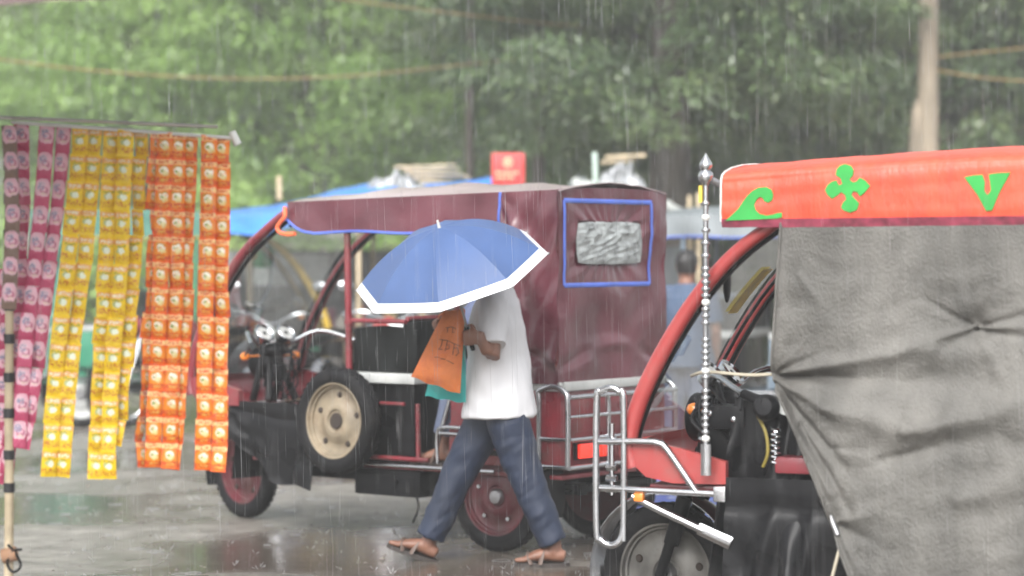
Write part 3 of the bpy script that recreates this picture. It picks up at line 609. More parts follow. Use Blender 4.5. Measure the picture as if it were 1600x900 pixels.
# ---- rickshaw 2 (red nose, orange canopy, grey curtain)
F2 = Vector((-.924, .383)); O2 = Vector((2.5037, 8.8572))
r2 = thing('electric_rickshaw', 'red nosed electric rickshaw with orange canopy, green emblems and hanging grey canvas', 'rickshaw', (O2.x, O2.y, 0), math.atan2(F2.y, F2.x), 'rickshaws on the wet road')
rickshaw(r2, dict(body=M_maroon, frame=M_maroon, arch=M_red, steer=8, guard=M_chrome, frim=mat('dark_muddy_rim', (.13, .125, .115), .5, .3, var=.3, dirt=(.06, .05, .04), dscale=8, damt=.7), longskirt=True))
def L2(px, py, y):                       # photo pixel measured on the side plane y of this rickshaw -> its local x, z
    k = (px - 800) / 4000; Lx, Ly = -F2.y, F2.x; ax = O2.x + Lx * y; ay = O2.y + Ly * y
    x = (k * ay - ax) / (F2.x - k * F2.y); Y = ay + F2.y * x; return x, 1.5 - (py - 385) * Y / 4000
ez2 = lambda x: 1.752 + .055 * math.sin(min(1, max(0, (1.71 - x) / 1.25)) * math.pi / 2)
def prof2(x):                            # cross-section of the canopy, near side to far side
    e = ez2(x); b = 1.592 + .004 * math.sin(x * 3)
    half = [(.505, b), (.508, b + .03), (.508, b + .06), (.507, (b + e) / 2), (.506, e - .035), (.502, e - .015), (.490, e), (.46, e + .012), (.38, e + .028), (.25, e + .042), (.1, e + .05)]
    return half + [(-y, z) for y, z in half[::-1]]
def can2(u, v):
    x = 1.70 - 2.1 * u; P = prof2(x); k = v * (len(P) - 1); i = min(int(k), len(P) - 2); t = k - i
    y = P[i][0] + (P[i + 1][0] - P[i][0]) * t; z = P[i][1] + (P[i + 1][1] - P[i][1]) * t
    d = .002 * nz(x * 1.2, z * 7, y, 3) + .005 * math.sin((z * 1.6 + x * .12) * 60) * (1 if z > 1.70 else .3) * nz(x, z, 2, 2) + .0035 * nz(x * 2.4, z * .8, 4, 5)
    return (x, y + (d if y > 0 else -d), z + (d if abs(y) < .45 else 0))
m = MB(); m.grid(can2, 110, 84, thick=.004, off=(0, 0, -.3)); m.build('canopy_cover', M_orange, r2, ang=60)
m = MB(); m.tube([(1.702, y, z) for y, z in prof2(1.70)], .0035, 6); m.build('canopy_edge_piping', M_white, r2)
for s in (-1, 1):
    m = MB(); m.grid(lambda u, v: (1.70 - 2.1 * u, s * (.506 - .010 * v), 1.600 + .003 * math.sin((1.7 - 2.1 * u) * 3) - (.030 + .002 * nz(u * 30, 0, 0, 1)) * v), 80, 3, thick=.004, off=(0, s, 0)); m.build('canopy_hem', mat('maroon_fringe', (.20, .03, .055), .7, var=.3, vscale=25), r2)
def motif(pts, ox, oy, sc, label):
    poly = []
    for X, Yp in pts:
        x, z = L2(ox + X / sc, oy + Yp / sc, .511); poly.append((x, 0, z))
    m = MB(); m.prism(poly, (0, .507, 0), (0, .5125, 0)); o = m.build('emblem', M_green, r2, smooth=False); o['label'] = label
motif([(640, 374), (672, 346), (700, 318), (722, 285), (742, 258), (765, 235), (795, 219), (830, 216), (855, 228), (864, 252), (860, 276), (842, 290), (822, 284), (815, 268), (800, 262), (784, 278), (776, 300), (782, 325), (800, 342), (830, 350), (860, 346), (885, 338), (905, 336), (905, 358), (880, 364), (760, 370)], 920, 220, 3, 'green paisley swirl')
motif([(372, 95), (396, 103), (407, 122), (404, 142), (390, 160), (404, 172), (418, 168), (432, 152), (455, 164), (475, 187), (452, 214), (432, 230), (422, 212), (404, 208), (398, 224), (412, 240), (430, 258), (420, 286), (392, 297), (366, 288), (354, 276), (362, 256), (376, 242), (370, 222), (354, 212), (340, 226), (318, 240), (300, 226), (288, 204), (298, 184), (316, 168), (336, 164), (345, 184), (360, 178), (352, 154), (332, 142), (336, 118), (350, 102)], 1180, 220, 2.648, 'green four lobed cross')
motif([(865, 150), (905, 142), (940, 140), (950, 170), (948, 205), (960, 225), (975, 205), (970, 165), (965, 138), (1010, 132), (1057, 130), (1010, 215), (980, 288), (955, 290), (920, 225)], 1180, 220, 2.648, 'green notched triangle')
# grey canvas hung over the side
A_, B_, C_ = (1.519, 1.051), (.807, 1.221), (1.285, .52)
def xl(z):
    K = [(1.60, 1.484), (1.40, 1.494), (1.20, 1.505), (1.06, 1.519), (1.0, 1.497), (.88, 1.432), (.76, 1.385), (.62, 1.325), (.5, 1.285), (.36, 1.225), (.2, 1.15), (.05, 1.1)]
    for (z0, x0), (z1, x1) in zip(K, K[1:]):
        if z <= z0 and z >= z1: return x0 + (x1 - x0) * (z0 - z) / (z0 - z1)
    return K[0][1] if z > 1.6 else K[-1][1]
def seg(px0, py0, px1, py1, w, amp, tap=.7):
    return (Vector(L2(px0, py0, .5)), Vector(L2(px1, py1, .5)), w, amp, tap)
CRE = [seg(1522, 513, 1440, 466, .011, -.020), seg(1522, 511, 1410, 545, .012, .022), seg(1522, 515, 1470, 548, .010, -.016), seg(1522, 513, 1620, 488, .012, -.024), seg(1522, 513, 1620, 510, .011, .020), seg(1522, 516, 1620, 530, .012, -.022), seg(1522, 513, 1495, 440, .014, .010), seg(1522, 513, 1570, 600, .020, .012), seg(1522, 513, 1560, 440, .014, -.009),
       seg(1207, 587, 1455, 543, .020, .030, .4), seg(1207, 587, 1330, 594, .012, -.030), seg(1207, 588, 1530, 596, .035, -.034, .3), seg(1207, 584, 1290, 548, .010, -.018), seg(1207, 584, 1262, 530, .010, .014),
       seg(1207, 590, 1300, 640, .016, .026, .4), seg(1212, 600, 1320, 730, .014, -.026, .3), seg(1216, 606, 1300, 770, .012, .022, .3), seg(1225, 620, 1330, 800, .012, -.018, .3),
       seg(1290, 640, 1420, 672, .045, .030, .1), seg(1420, 672, 1600, 640, .05, .036, .0), seg(1380, 720, 1560, 672, .03, -.024, .2), seg(1300, 700, 1420, 705, .025, -.012, .3), seg(1310, 815, 1370, 800, .02, .02), seg(1310, 820, 1420, 870, .025, -.016), seg(1308, 818, 1350, 900, .014, .02), seg(1500, 780, 1600, 745, .05, .022, .2), seg(1250, 430, 1285, 480, .016, .010, .5), seg(1265, 400, 1300, 420, .014, -.008, .5)]
def crease(x, z):
    d = 0; p = Vector((x, z))
    for a, b, w, amp, tap in CRE:
        ab = b - a; t = (p - a).dot(ab) / ab.length_squared; tc = min(1, max(0, t)); q = a + ab * tc; wob = .25 * w * nz(x, z, w * 90, 14)
        r = ((p - q).length + wob) / (w * (.55 + .9 * tc)); d += .78 * amp * math.exp(-r * r) * (1 - tap * tc)
    return d
def canvas(u, v):
    z = 1.585 - 1.30 * v; x = xl(z) + (-.25 - xl(z)) * (u ** 1.25)
    d = .020 * nz(x, z * .7, 1, 1.7) + .007 * nz(x * .8, z, 4, 5) + .006 * nz(x + .5 * z, z * 1.3, 7, 11) + .0035 * nz(x * 1.5 + .3 * z, z * .4, 2, 26) + .0016 * nz(x - z, x + z, 6, 48) + .005 * (abs(nz(x * .7 - z * .4, z, 5, 7)) - .3)
    d += crease(x, z)
    for (cx, cz_), k in ((B_, .045), (A_, .03), (C_, .03)):
        r = math.hypot(x - cx, z - cz_); d -= k * math.exp(-(r / .05) ** 2) + .4 * k * math.exp(-(r / .2) ** 2)
    d += .05 * v + .012 * math.exp(-((x - xl(z)) / .012) ** 2)
    return (x, .500 + d * min(1, v * 5 + .05), z)
m = MB(); m.grid(canvas, 190, 190, thick=.004, off=(0, -1, 0)); m.build('side_canvas', M_tarp, r2, ang=80)
m = MB(); m.tube([Vector(canvas(.002, j / 120)) for j in range(121)], .006, 6); m.build('canvas_hem', M_tarp, r2)
m = MB(); a = Vector(canvas(0, (1.585 - A_[1]) / 1.30)); m.tube(bez([a, (1.62, .46, 1.045), (1.79, .40, 1.05), (1.88, .30, 1.03)], 4), .006, 6); m.build('canvas_tie', mat('pale_string', (.40, .36, .28), .8), r2)
m = MB(); a = Vector(canvas(0, (1.585 - .45) / 1.30)); m.tube(bez([a, a + Vector((.03, .0, -.12)), a + Vector((.06, -.02, -.3))], 4), .006, 6); m.build('canvas_tie', MATS['pale_string'], r2)
m = MB(); m.tube([(1.33, .505, .62), (1.275, .515, .50)], .012); m.build('canvas_hook', M_steel, r2)
# decorated chrome pole at the front corner of the canopy
PX = 1.755; py_ = .515
m = MB(); m.tube([(PX, py_, .70), (PX, py_, 1.76)], .0095, 12); pole = m.build('decorated_pole', M_chrome, r2)
m = MB(); m.tube([(PX, py_, .69), (PX, py_, .80)], .019, 10, flat=.45, up=(1, 0, 0)); m.build('pole_foot', M_steel, pole)
Mt = Matrix.Translation((PX, py_, 1.745))
m = MB(); m.lathe([(.0001, .085), (.004, .078), (.012, .066), (.021, .052), (.024, .040), (.020, .030), (.016, .024), (.024, .016), (.028, .004), (.026, -.010), (.018, -.018), (.012, -.03)], 20, Mt); m.build('finial', M_chrome, pole)
m = MB(); m.tube([(PX - .02, py_ - .004, 1.735), (1.71, .49, 1.72)], .012, 8); m.build('pole_clamp', M_steel, pole)
m = MB(); m.box(PX + .012, PX + .024, py_ - .006, py_ + .006, 1.655, 1.715); m.build('pole_tag', mat('yellow_tag', (.6, .45, .06), .5), pole)
ring = MB(); ring.lathe([(.008, -.008), (.0145, -.006), (.0165, 0), (.0145, .006), (.008, .008)], 14, Matrix()); ringm = ring.mesh('ring', M_chrome)
bead = MB(); bead.lathe([(.006, -.013), (.013, -.008), (.0155, 0), (.013, .008), (.006, .013)], 14, Matrix()); beadm = bead.mesh('bead', M_white)
zs = []; z = .82
seq = [(.024, 7), (.05, 1), (.022, 6), (.06, 1), (.024, 8), (.045, 4), (.05, 3), (.026, 4)]
for dz, n in seq:
    for k in range(n):
        if z < 1.66: zs.append(z)
        z += dz
for i, z in enumerate(zs):
    q = put('ring' if i % 9 else 'bead', ringm if i % 9 else beadm, pole); q.location = (PX, py_, z)
# chrome side guard ahead of the nose
m = MB(); y = .475
m.tube(bez([(2.078, y, .44), (2.078, y, .93), (2.095, y, .975), (2.128, y, .99), (2.165, y, .975), (2.182, y, .93), (2.182, y, .49), (2.165, y, .44), (2.128, y, .422), (2.092, y, .44), (2.078, y, .49)], 6), .0125, 12)
m.tube(bez([(2.175, y, .795), (2.0, y, .80), (1.945, y, .795), (1.91, y, .77), (1.80, y, .622)], 5), .0125, 12)
m.tube([(2.17, y, .628), (1.71, y, .622)], .0125, 12); m.box(1.69, 1.735, y - .02, y + .02, .595, .65, .006)
for z in (.62, .66, .70, .80): m.tube([(2.115, y - .03, z), (2.155, y - .03, z)], .013, 8)
m.tube([(2.135, y - .03, .60), (2.135, y - .03, .86)], .010, 8)
gd = m.build('chrome_guard', M_chrome, r2)
m = MB(); m.tube([(2.05, .46, .60), (1.93, .46, .548), (1.78, .46, .487)], .014, 10); m.tube([(1.80, .46, .495), (1.68, .46, .447)], [(.022, .008), (.024, .008)], 10, up=(0, 0, 1)); m.build('guard_stay', M_chrome, gd)
m = MB(); m.box(2.0, 2.035, y - .012, y + .016, .585, .615, .004); m.build('guard_clip', M_amber, gd)
# mirror, wiper, sticker on the windscreen, red trim board
m = MB(); c = Vector((1.745, .30, 1.37)); m.ball(c, (.012, .035, .075)); m.tube([c + Vector((0, .03, .03)), (1.72, .42, 1.44)], .006, 6); m.build('mirror', M_black, r2)
def onglass(t, y):
    i = t * (len(GPz) - 1); k = min(int(i), len(GPz) - 2); p = GPz[k].lerp(GPz[k + 1], i - k); return p + Vector((-.012, y, 0))
GPz = [p for p in bez([(x, 0, z) for x, z in ARCH], 6) if .76 < p.z < 1.645]
m = MB(); m.grid(lambda u, v: onglass(.30 + .17 * u, -.19 + .12 * v + .03 * u), 6, 3); m.build('windscreen_sticker', mat('yellow_sticker', (.60, .42, .04), .5, var=.15, vscale=14), r2)
m = MB(); m.tube([onglass(.12 + .6 * k / 8, -.36 + .02 * k / 8) for k in range(9)], .007, 6); m.build('wiper', M_black, r2)
# black rain sheet thrown over the handlebar, hanging to the floor
def dsheet(u, v):
    x = 1.70 - .30 * u; y = .34 - .06 * math.sin(u * 7) * v + .10 * v; z = .96 - .10 * u - .56 * v
    return (x + .05 * v * (1 - u) - .08 * v * u, y + .022 * math.sin(u * 16 + v * 3 + 2 * nz(u, v, 0, 3)) * (.3 + v), z)
m = MB(); m.grid(dsheet, 30, 20, thick=.003, off=(0, 1, 0)); m.build('rain_sheet', M_blacksheet, r2)
m = MB(); m.tube(bez([(1.60, .40, .90), (1.56, .43, .84), (1.55, .44, .77), (1.57, .43, .72)], 5), .006, 8); m.build('yellow_hose', mat('hose_yellow', (.22, .17, .03), .6), r2)
m = MB(); M = Matrix.Translation((1.56, .43, .93)) @ Matrix.Rotation(R(-80), 4, 'X'); m.lathe([(.0001, .03), (.03, .028), (.044, .012), (.048, -.01), (.03, -.03), (.0001, -.035)], 20, M); m.build('horn', M_black, r2)
m = MB(); m.tube([(1.52 + .016 * math.cos(k * .9), .44 + .016 * math.sin(k * .9), .86 - .0028 * k) for k in range(46)], .0045, 6); m.build('coil_spring', M_chrome, r2)
m = MB()
for k in range(12):
    a = Vector((1.86 - .02 * (k % 4), random.uniform(.05, .34), random.uniform(.96, 1.04))); b = Vector((random.uniform(1.64, 1.84), random.uniform(.2, .40), random.uniform(.66, .74)))
    m.tube(bez([a, a.lerp(b, .35) + Vector((random.uniform(-.05, .1), random.uniform(0, .07), .0)), a.lerp(b, .7) + Vector((random.uniform(-.05, .05), random.uniform(0, .06), 0)), b], 5), random.uniform(.004, .010), 6)
m.build('cable_bundle', M_black, r2)
m = MB(); m.box(1.66, 1.80, .24, .36, .84, .93, .02); m.box(1.74, 1.86, .16, .30, .72, .84, .02); m.build('control_box', M_black, r2)
for (x, y, z) in ((1.79, .365, .90), (1.70, .365, .88), (1.84, .31, .80)):
    m = MB(); m.ball((x, y, z), (.012, .008, .012)); m.build('bolt_head', M_chrome, r2)
m = MB(); m.box(1.36, 1.52, .30, .46, .70, .76, .012); m.build('tool_tray', M_maroon, r2)

# ------------------------------------------------------------------ people
def hand(m, wrist, d, n, side, curl=1.0, s=1.0):
    d = Vector(d).normalized(); n = Vector(n); n = (n - d * n.dot(d)).normalized(); lat = d.cross(n) * side
    w = Vector(wrist); kn = w + d * .085 * s
    m.tube([w - d * .02, w + d * .02, w + d * .055 * s, kn], [(.018, .027), (.017, .034), (.016, .040), (.013, .038)], 10, up=n)
    for i, (o, ln) in enumerate(((-.030, .075), (-.010, .084), (.010, .079), (.029, .062))):
        p = kn + lat * o * s - d * .01; a = 0; pts = [p]; q = p
        for k, f in enumerate((.44, .32, .24)):
            a += (R(38), R(52), R(40))[k] * curl; q = q + (d * math.cos(a) + n * math.sin(a)) * ln * f * s; pts.append(q)
        m.tube(pts, [.0095, .009, .008, .0065], 8)
    t0 = w + d * .025 * s - lat * .03 * s
    m.tube([t0, t0 + (d * .55 - lat * .7 + n * .35).normalized() * .035 * s, t0 + (d * .55 - lat * .7 + n * .35).normalized() * .035 * s + (d * .75 + n * .55).normalized() * .03 * s, t0 + (d * .55 - lat * .7 + n * .35).normalized() * .035 * s + (d * .65 + n * .75).normalized() * .055 * s], [.013, .0115, .010, .0075], 8)
def head(m, c, fwd, up=(0, 0, 1), s=1.0):
    """head with brow, nose, lips, chin and ears; c is the head centre"""
    f = Vector(fwd).normalized(); u = Vector(up); u = (u - f * u.dot(f)).normalized(); l = u.cross(f); c = Vector(c)
    rows = [(-.118, .030, .055, .010), (-.105, .045, .080, .030), (-.085, .055, .088, .055), (-.06, .062, .089, .075), (-.03, .069, .088, .088), (0, .073, .087, .094), (.03, .076, .090, .096), (.06, .073, .084, .090), (.085, .060, .064, .072), (.105, .038, .038, .045), (.114, .012, .012, .014)]
    rings = []
    for z, rl, rf, rb in rows:
        rg = []
        for k in range(20):
            a = 2 * math.pi * k / 20; x = math.cos(a); y = math.sin(a)
            rg.append(c + u * z * s + f * ((rf if x > 0 else rb) * x * s) + l * (rl * y * s))
        rings.append(rg)
    m.loft(rings)
    m.tube([c + (f * .084 + u * .018) * s, c + (f * .096 - u * .008) * s, c + (f * .106 - u * .03) * s, c + (f * .088 - u * .04) * s], [.008 * s, .010 * s, .014 * s, .010 * s], 8)
    m.tube([c + (f * .083 - l * .022 - u * .062) * s, c + (f * .091 - u * .06) * s, c + (f * .083 + l * .022 - u * .062) * s], .008 * s, 8)
    for q in (-1, 1):
        m.ball(c + (l * .075 * q - f * .008 - u * .005) * s, (.016 * s, .010 * s, .03 * s))
        m.tube([c + (f * .082 + l * .018 * q + u * .026) * s, c + (f * .078 + l * .045 * q + u * .024) * s], .008 * s, 6)
def head_extras(root, c, fwd, up=(0, 0, 1), s=1.0):
    f = Vector(fwd).normalized(); u = Vector(up); u = (u - f * u.dot(f)).normalized(); l = u.cross(f); c = Vector(c)
    h = MB(); rings = []
    for z, g in ((-.055, .3), (-.02, .5), (.02, .62), (.05, .80), (.08, 1.0), (.105, 1.0), (.122, 1.0)):
        rl = {-.055: .068, -.02: .078, .02: .084, .05: .084, .08: .073, .105: .048, .122: .012}[z]; rb = rl * 1.25; rf = rl * (1.12 if g == 1 else .2 + .6 * (g - .3))
        rg = []
        for k in range(24):
            a = 2 * math.pi * k / 24; x = math.cos(a); y = math.sin(a); w = 1 + .03 * nz(x * 3, y * 3, z * 40)
            rg.append(c + u * (z * s + .004) + f * ((rf if x > 0 else rb) * x * s * w) + l * (rl * y * s * w))
        rings.append(rg)
    h.loft(rings); h.build('hair', M_hair, root)
    for q in (-1, 1):
        e = MB(); e.ball(c + (f * .077 + l * .031 * q + u * .006) * s, .011 * s); e.build('eye', M_white, root)
        e = MB(); e.ball(c + (f * .085 + l * .031 * q + u * .006) * s, .0055 * s); e.build('iris', M_hair, root)
def foot(m, ank, fd, up):
    f = Vector(fd).normalized(); u = Vector(up); u = (u - f * u.dot(f)).normalized(); l = u.cross(f); a = Vector(ank)
    b = a - u * .085                      # sole plane under the ankle
    m.tube([a + u * .06, a, a - u * .04], [.034, .036, .038], 12)
    m.tube([b - f * .055 + u * .03, b - f * .03 + u * .034, b + f * .03 + u * .042, b + f * .09 + u * .030, b + f * .135 + u * .018], [(.026, .026), (.032, .033), (.036, .036), (.026, .044), (.014, .044)], 14, up=u)
    for i, (o, ln, r) in enumerate(((.032, .045, .0135), (.012, .047, .010), (-.005, .042, .0095), (-.021, .036, .009), (-.036, .028, .0085))):
        m.tube([b + f * .125 + l * o + u * .014, b + f * (.135 + ln * .6) + l * o * 1.05 + u * .014, b + f * (.135 + ln) + l * o * 1.05 + u * .011], [r, r, r * .7], 8)
def sandal(root, ank, fd, up):
    f = Vector(fd).normalized(); u = Vector(up); u = (u - f * u.dot(f)).normalized(); l = u.cross(f); b = Vector(ank) - u * .087
    s = MB(); out = []
    for k in range(28):
        a = 2 * math.pi * k / 28; x = math.cos(a); y = math.sin(a); w = .040 + .010 * max(0, x)
        out.append(b + f * (.057 + .133 * x) + l * (w * y))
    s.prism(out, -u * .018, u * .002); so = s.build('sandal', M_sole, root)
    t = MB()
    for x0, x1, hgt in ((.06, .05, .062), (.10, .115, .044)): t.tube(bez([b + f * x0 + l * .046 - u * .004, b + f * x1 + l * .03 + u * hgt * .8, b + f * x1 + u * hgt, b + f * x1 - l * .03 + u * hgt * .8, b + f * x0 - l * .046 - u * .004], 4), [(.0035, .014)] * 17, 8, up=u)
    t.build('strap', M_strap, so)
def figure(root, J, skin, shirt, trousers, sleeve='short', feet=True, torso=1.0, hems=(.9, .9), foldA=.006):
    V = {k: Vector(v) for k, v in J.items() if not isinstance(v, (int, float))}; b = MB(); sh = MB(); tr = MB()
    fwd = V['fwd'].normalized(); up3 = (V['neck'] - V['pelvis']).normalized()
    # bare body, one continuous surface
    b.tube([V['pelvis'] - up3 * .05, V['pelvis'] + up3 * .06, V['pelvis'].lerp(V['neck'], .5), V['pelvis'].lerp(V['neck'], .8), V['neck'] - up3 * .02], [(.09 * torso, .15), (.095 * torso, .145), (.09 * torso, .14), (.095, .155), (.06, .10)], 16, up=fwd)
    b.tube([V['neck'] - up3 * .04, V['neck'].lerp(V['head'], .45), V['head'] - up3 * .06], [.062, .052, .055], 12)
    head(b, V['head'], V['hfwd'], V.get('hup', Vector((0, 0, 1))), J.get('hs', 1.0) if not isinstance(J.get('hs', 1.0), Vector) else 1.0)
    for s, q in (('l', 1), ('r', -1)):
        b.tube([V[s + 'sh'].lerp(V['neck'], .35), V[s + 'sh'], V[s + 'sh'].lerp(V[s + 'el'], .5), V[s + 'el'], V[s + 'el'].lerp(V[s + 'wr'], .35), V[s + 'wr']], [.05, .05, .042, .036, .036, .024], 12)
        hand(b, V[s + 'wr'], V[s + 'hd'], V[s + 'hn'], q, J.get(s + 'curl', 1.0))
        b.tube([V[s + 'hip'], V[s + 'hip'].lerp(V[s + 'kn'], .5), V[s + 'kn'], V[s + 'kn'].lerp(V[s + 'an'], .35), V[s + 'an']], [.075, .068, .05, .05, .033], 12)
        foot(b, V[s + 'an'], V[s + 'fd'], V[s + 'fu'])
        # sleeve and trouser leg
        e = .78 if sleeve == 'short' else 1.0
        pts = [V[s + 'sh'].lerp(V['neck'], .45), V[s + 'sh'], V[s + 'sh'].lerp(V[s + 'el'], .4), V[s + 'sh'].lerp(V[s + 'el'], e)]; rr = [.055, .070, .068, .074]
        if sleeve == 'long': pts += [V[s + 'el'].lerp(V[s + 'wr'], .5), V[s + 'wr']]; rr += [.052, .042]
        sh.tube(pts, rr, 14)
        K = V[s + 'kn']; A = V[s + 'an']; h = hems[0 if s == 'l' else 1]
        tr.tube([V[s + 'hip'] + Vector((0, 0, .02)), V[s + 'hip'].lerp(K, .3), V[s + 'hip'].lerp(K, .7), K, K.lerp(A, .4), K.lerp(A, .75), K.lerp(A, h)], [.096, .104, .094, .083, .077, .071, .070], 16)
    P = lambda t: V['pelvis'].lerp(V['neck'], t)
    sh.tube([P(-.20), P(-.1), P(.1), P(.35), P(.6), P(.82), P(.94), P(1.0) + up3 * .012], [(.178 * torso, .222), (.172 * torso, .215), (.158 * torso, .197), (.142 * torso, .175), (.136, .180), (.115, .185), (.085, .13), (.062, .075)], 22, up=fwd)
    tr.tube([P(-.2), P(-.02), P(.16)], [(.11, .16), (.125, .165), (.11, .15)], 18, up=fwd)
    me = fuse(b, 'body', skin, .006, 3); bo = put('body', me, root)
    def dsh(c): return 1.5 * foldA * (nz(c.x * .9 + c.z * .5, c.y * .8, c.z * .25 - c.x * .3, 9) + .45 * nz(c.x * 1.1 - c.z * .55, c.y, c.z * .3, 17))
    def dtr(c): return foldA * .8 * (nz(c.x * .8 + c.z * .9, c.y * .6, c.z * .8 - c.x * .7, 11) + .6 * nz(c.x * .7, c.y, c.z * 1.5 + c.x, 21)) * (1.0 if c.z < .62 else .5)
    put('shirt', fuse(sh, 'shirt', shirt, .009, 3, dsh), root)
    put('trousers', fuse(tr, 'trousers', trousers, .009, 3, dtr), root)
    head_extras(root, V['head'], V['hfwd'], V.get('hup', Vector((0, 0, 1))))
    if feet:
        for s in 'lr': sandal(root, V[s + 'an'], V[s + 'fd'], V[s + 'fu'])

# ---- umbrella geometry (shared with the hand that holds it)
UC = Vector((-.277, 11.75, 1.382)); UA = Vector((-.24, -.345, .905)).normalized()
ROOT = Vector((-.060, 12.10, 0)); Wv = Vector((-.985, .17, 0)); Lv = Vector((-.17, -.985, 0))
def loc(p): d = Vector(p) - ROOT; return Vector((d.dot(Wv), d.dot(Lv), d.z))
grip = loc(UC - UA * .325)
ua_l = Vector((UA.dot(Wv), UA.dot(Lv), UA.z)).normalized()
pr = thing('person', 'person in white short sleeved shirt and navy trousers walking under blue umbrella', 'person', ROOT, math.atan2(Wv.y, Wv.x))
gd_ = (Vector((.95, -.2, .1)) - ua_l * Vector((.95, -.2, .1)).dot(ua_l)).normalized()
lwr = grip - gd_ * .062 + Vector((0, .026, -.01))
J = dict(pelvis=(0, 0, .80), neck=(.015, 0, 1.315), head=(.085, 0, 1.455), hfwd=(1, 0, -.12), fwd=(1, 0, 0),
         lsh=(.0, .165, 1.235), lel=(-.015, .265, .985), lwr=lwr, lhd=gd_, lhn=(0, -1, 0), lcurl=1.25,
         rsh=(.0, -.165, 1.235), rel=(.10, -.23, 1.00), rwr=(.235, -.09, 1.135), rhd=(.8, .5, .25), rhn=(.2, .3, -1), rcurl=1.2,
         rhip=(.02, -.085, .765), rkn=(.205, -.07, .43), ran=(.345, -.05, .105), rfd=(.93, 0, .30), rfu=(-.3, 0, 1),
         lhip=(-.03, .085, .765), lkn=(-.135, .075, .435), lan=(-.270, .06, .103), lfd=(1, .03, 0), lfu=(0, 0, 1))
figure(pr, J, M_skin, M_shirt, M_pants, hems=(.98, .98), foldA=.009)

um = thing('umbrella', 'open blue umbrella with white border held by walking person', 'umbrella', UC)
Q = UA.to_track_quat('Z', 'X').to_matrix(); Q = Q @ Matrix.Rotation(R(26.5), 3, 'Z')
RU, HU, NS = .458, .225, 8
def dome(a, t):                      # a in panels (0..8), t radial 0..1
    k = a % 1.0; ang = 2 * math.pi * (a - k) / NS; ang2 = ang + 2 * math.pi / NS
    p0 = Vector((math.cos(ang), math.sin(ang), 0)); p1 = Vector((math.cos(ang2), math.sin(ang2), 0))
    chord = p0.lerp(p1, k); sag = 4 * k * (1 - k)
    z = HU * (1 - t ** 2.0) - .012 * sag * t * (1 - t * .9); return Q @ Vector((chord.x * RU * t, chord.y * RU * t, z))
for k in range(NS):
    m = MB(); m.grid(lambda u, v: dome(k + .0001 + u * .9998, .015 + v * .91), 12, 14); m.build('canopy_panel', M_umb, um, ang=80)
    m = MB(); m.grid(lambda u, v: dome(k + .0001 + u * .9998, .925 + v * .075), 12, 3); m.build('border_panel', M_umbw, um, ang=80)
    m = MB(); m.tube([dome(k, t / 10) - UA * .006 for t in range(1, 11)], .003, 6); m.build('rib', M_steel, um)
    m = MB(); m.ball(dome(k, 1.0), .006); m.build('rib_tip', M_steel, um)
m = MB(); m.tube([UA * (HU + .035), UA * (HU - .01)], [.005, .009], 10); m.build('ferrule', M_white, um)
m = MB(); m.tube([UA * HU, -UA * .30], .006, 8); m.build('shaft', M_steel, um)
m = MB(); m.tube([-UA * .28, -UA * .36, -UA * .40], [.012, .013, .010], 10); m.build('handle', M_black, um)

# ---- bags
def bag(name, label, corners, Y, th, mt):
    c = [WP(px, py, Y) for px, py in corners]; base = sum(c, Vector()) / 4
    o = thing(name, label, 'bag', base); tl, tr_, br, bl = [q - base for q in c]
    def pt(u, v, s):
        p = tl.lerp(tr_, u).lerp(bl.lerp(br, u), v); e = (1 - (2 * u - 1) ** 4) * (1 - (2 * v - 1) ** 6)
        return p + Vector((0, s * th * e * (.5 + .5 * v) + .006 * nz(u * 3, v * 4, s, 1.5), .004 * math.sin(u * 14) * v))
    m = MB()
    for s in (-1, 1): m.grid(lambda u, v: pt(u, v, s), 16, 20)
    m.build('bag_body', mt, o); return o, pt
bo, bp = bag('cloth_bag', 'orange cloth bag with brown lettering held by walking person', [(694, 486), (727, 483), (719, 616), (642, 589)], 11.86, .035, M_bag)
m = MB(); tl = bp(.1, 0, 0); tr2 = bp(.9, 0, 0)
hp = pr.location + Wv * .30 + Lv * -.06 + Vector((0, 0, 1.15)) - bo.location
m.tube(bez([tl, tl.lerp(hp, .6) + Vector((-.015, 0, 0)), hp], 4), .006, 6); m.tube(bez([tr2, tr2.lerp(hp, .6) + Vector((.01, 0, 0)), hp], 4), .006, 6); m.build('bag_strap', M_bag, bo)
def stroke(pts, r=.0035):
    q = MB(); q.tube([Vector(bp(u, v, -1)) + Vector((0, -.003, 0)) for u, v in pts], r, 5, flat=.4, up=(0, 1, 0)); q.build('lettering', M_ink, bo)
for pts in ([(.28, .40), (.50, .40), (.72, .42), (.92, .44)], [(.36, .40), (.38, .47), (.34, .53), (.44, .52)], [(.52, .40), (.52, .54)], [(.52, .46), (.60, .45), (.62, .50), (.54, .52)], [(.74, .42), (.74, .56)], [(.74, .48), (.84, .46), (.90, .52), (.82, .56)], [(.34, .24), (.55, .22), (.72, .24)], [(.42, .23), (.44, .30)], [(.6, .23), (.62, .30), (.68, .28)], [(.30, .64), (.42, .63)], [(.46, .645), (.58, .645)], [(.62, .65), (.8, .66)]): stroke(pts)
tb, tp = bag('plastic_bag', 'teal plastic bag hanging behind the orange cloth bag', [(690, 500), (728, 500), (728, 630), (664, 619)], 11.97, .025, M_teal)
m = MB(); hp2 = pr.location + Wv * .29 + Lv * -.05 + Vector((0, 0, 1.15)) - tb.location; m.tube([tp(.5, 0, 0), hp2], .008, 6); m.build('bag_handle', M_teal, tb)

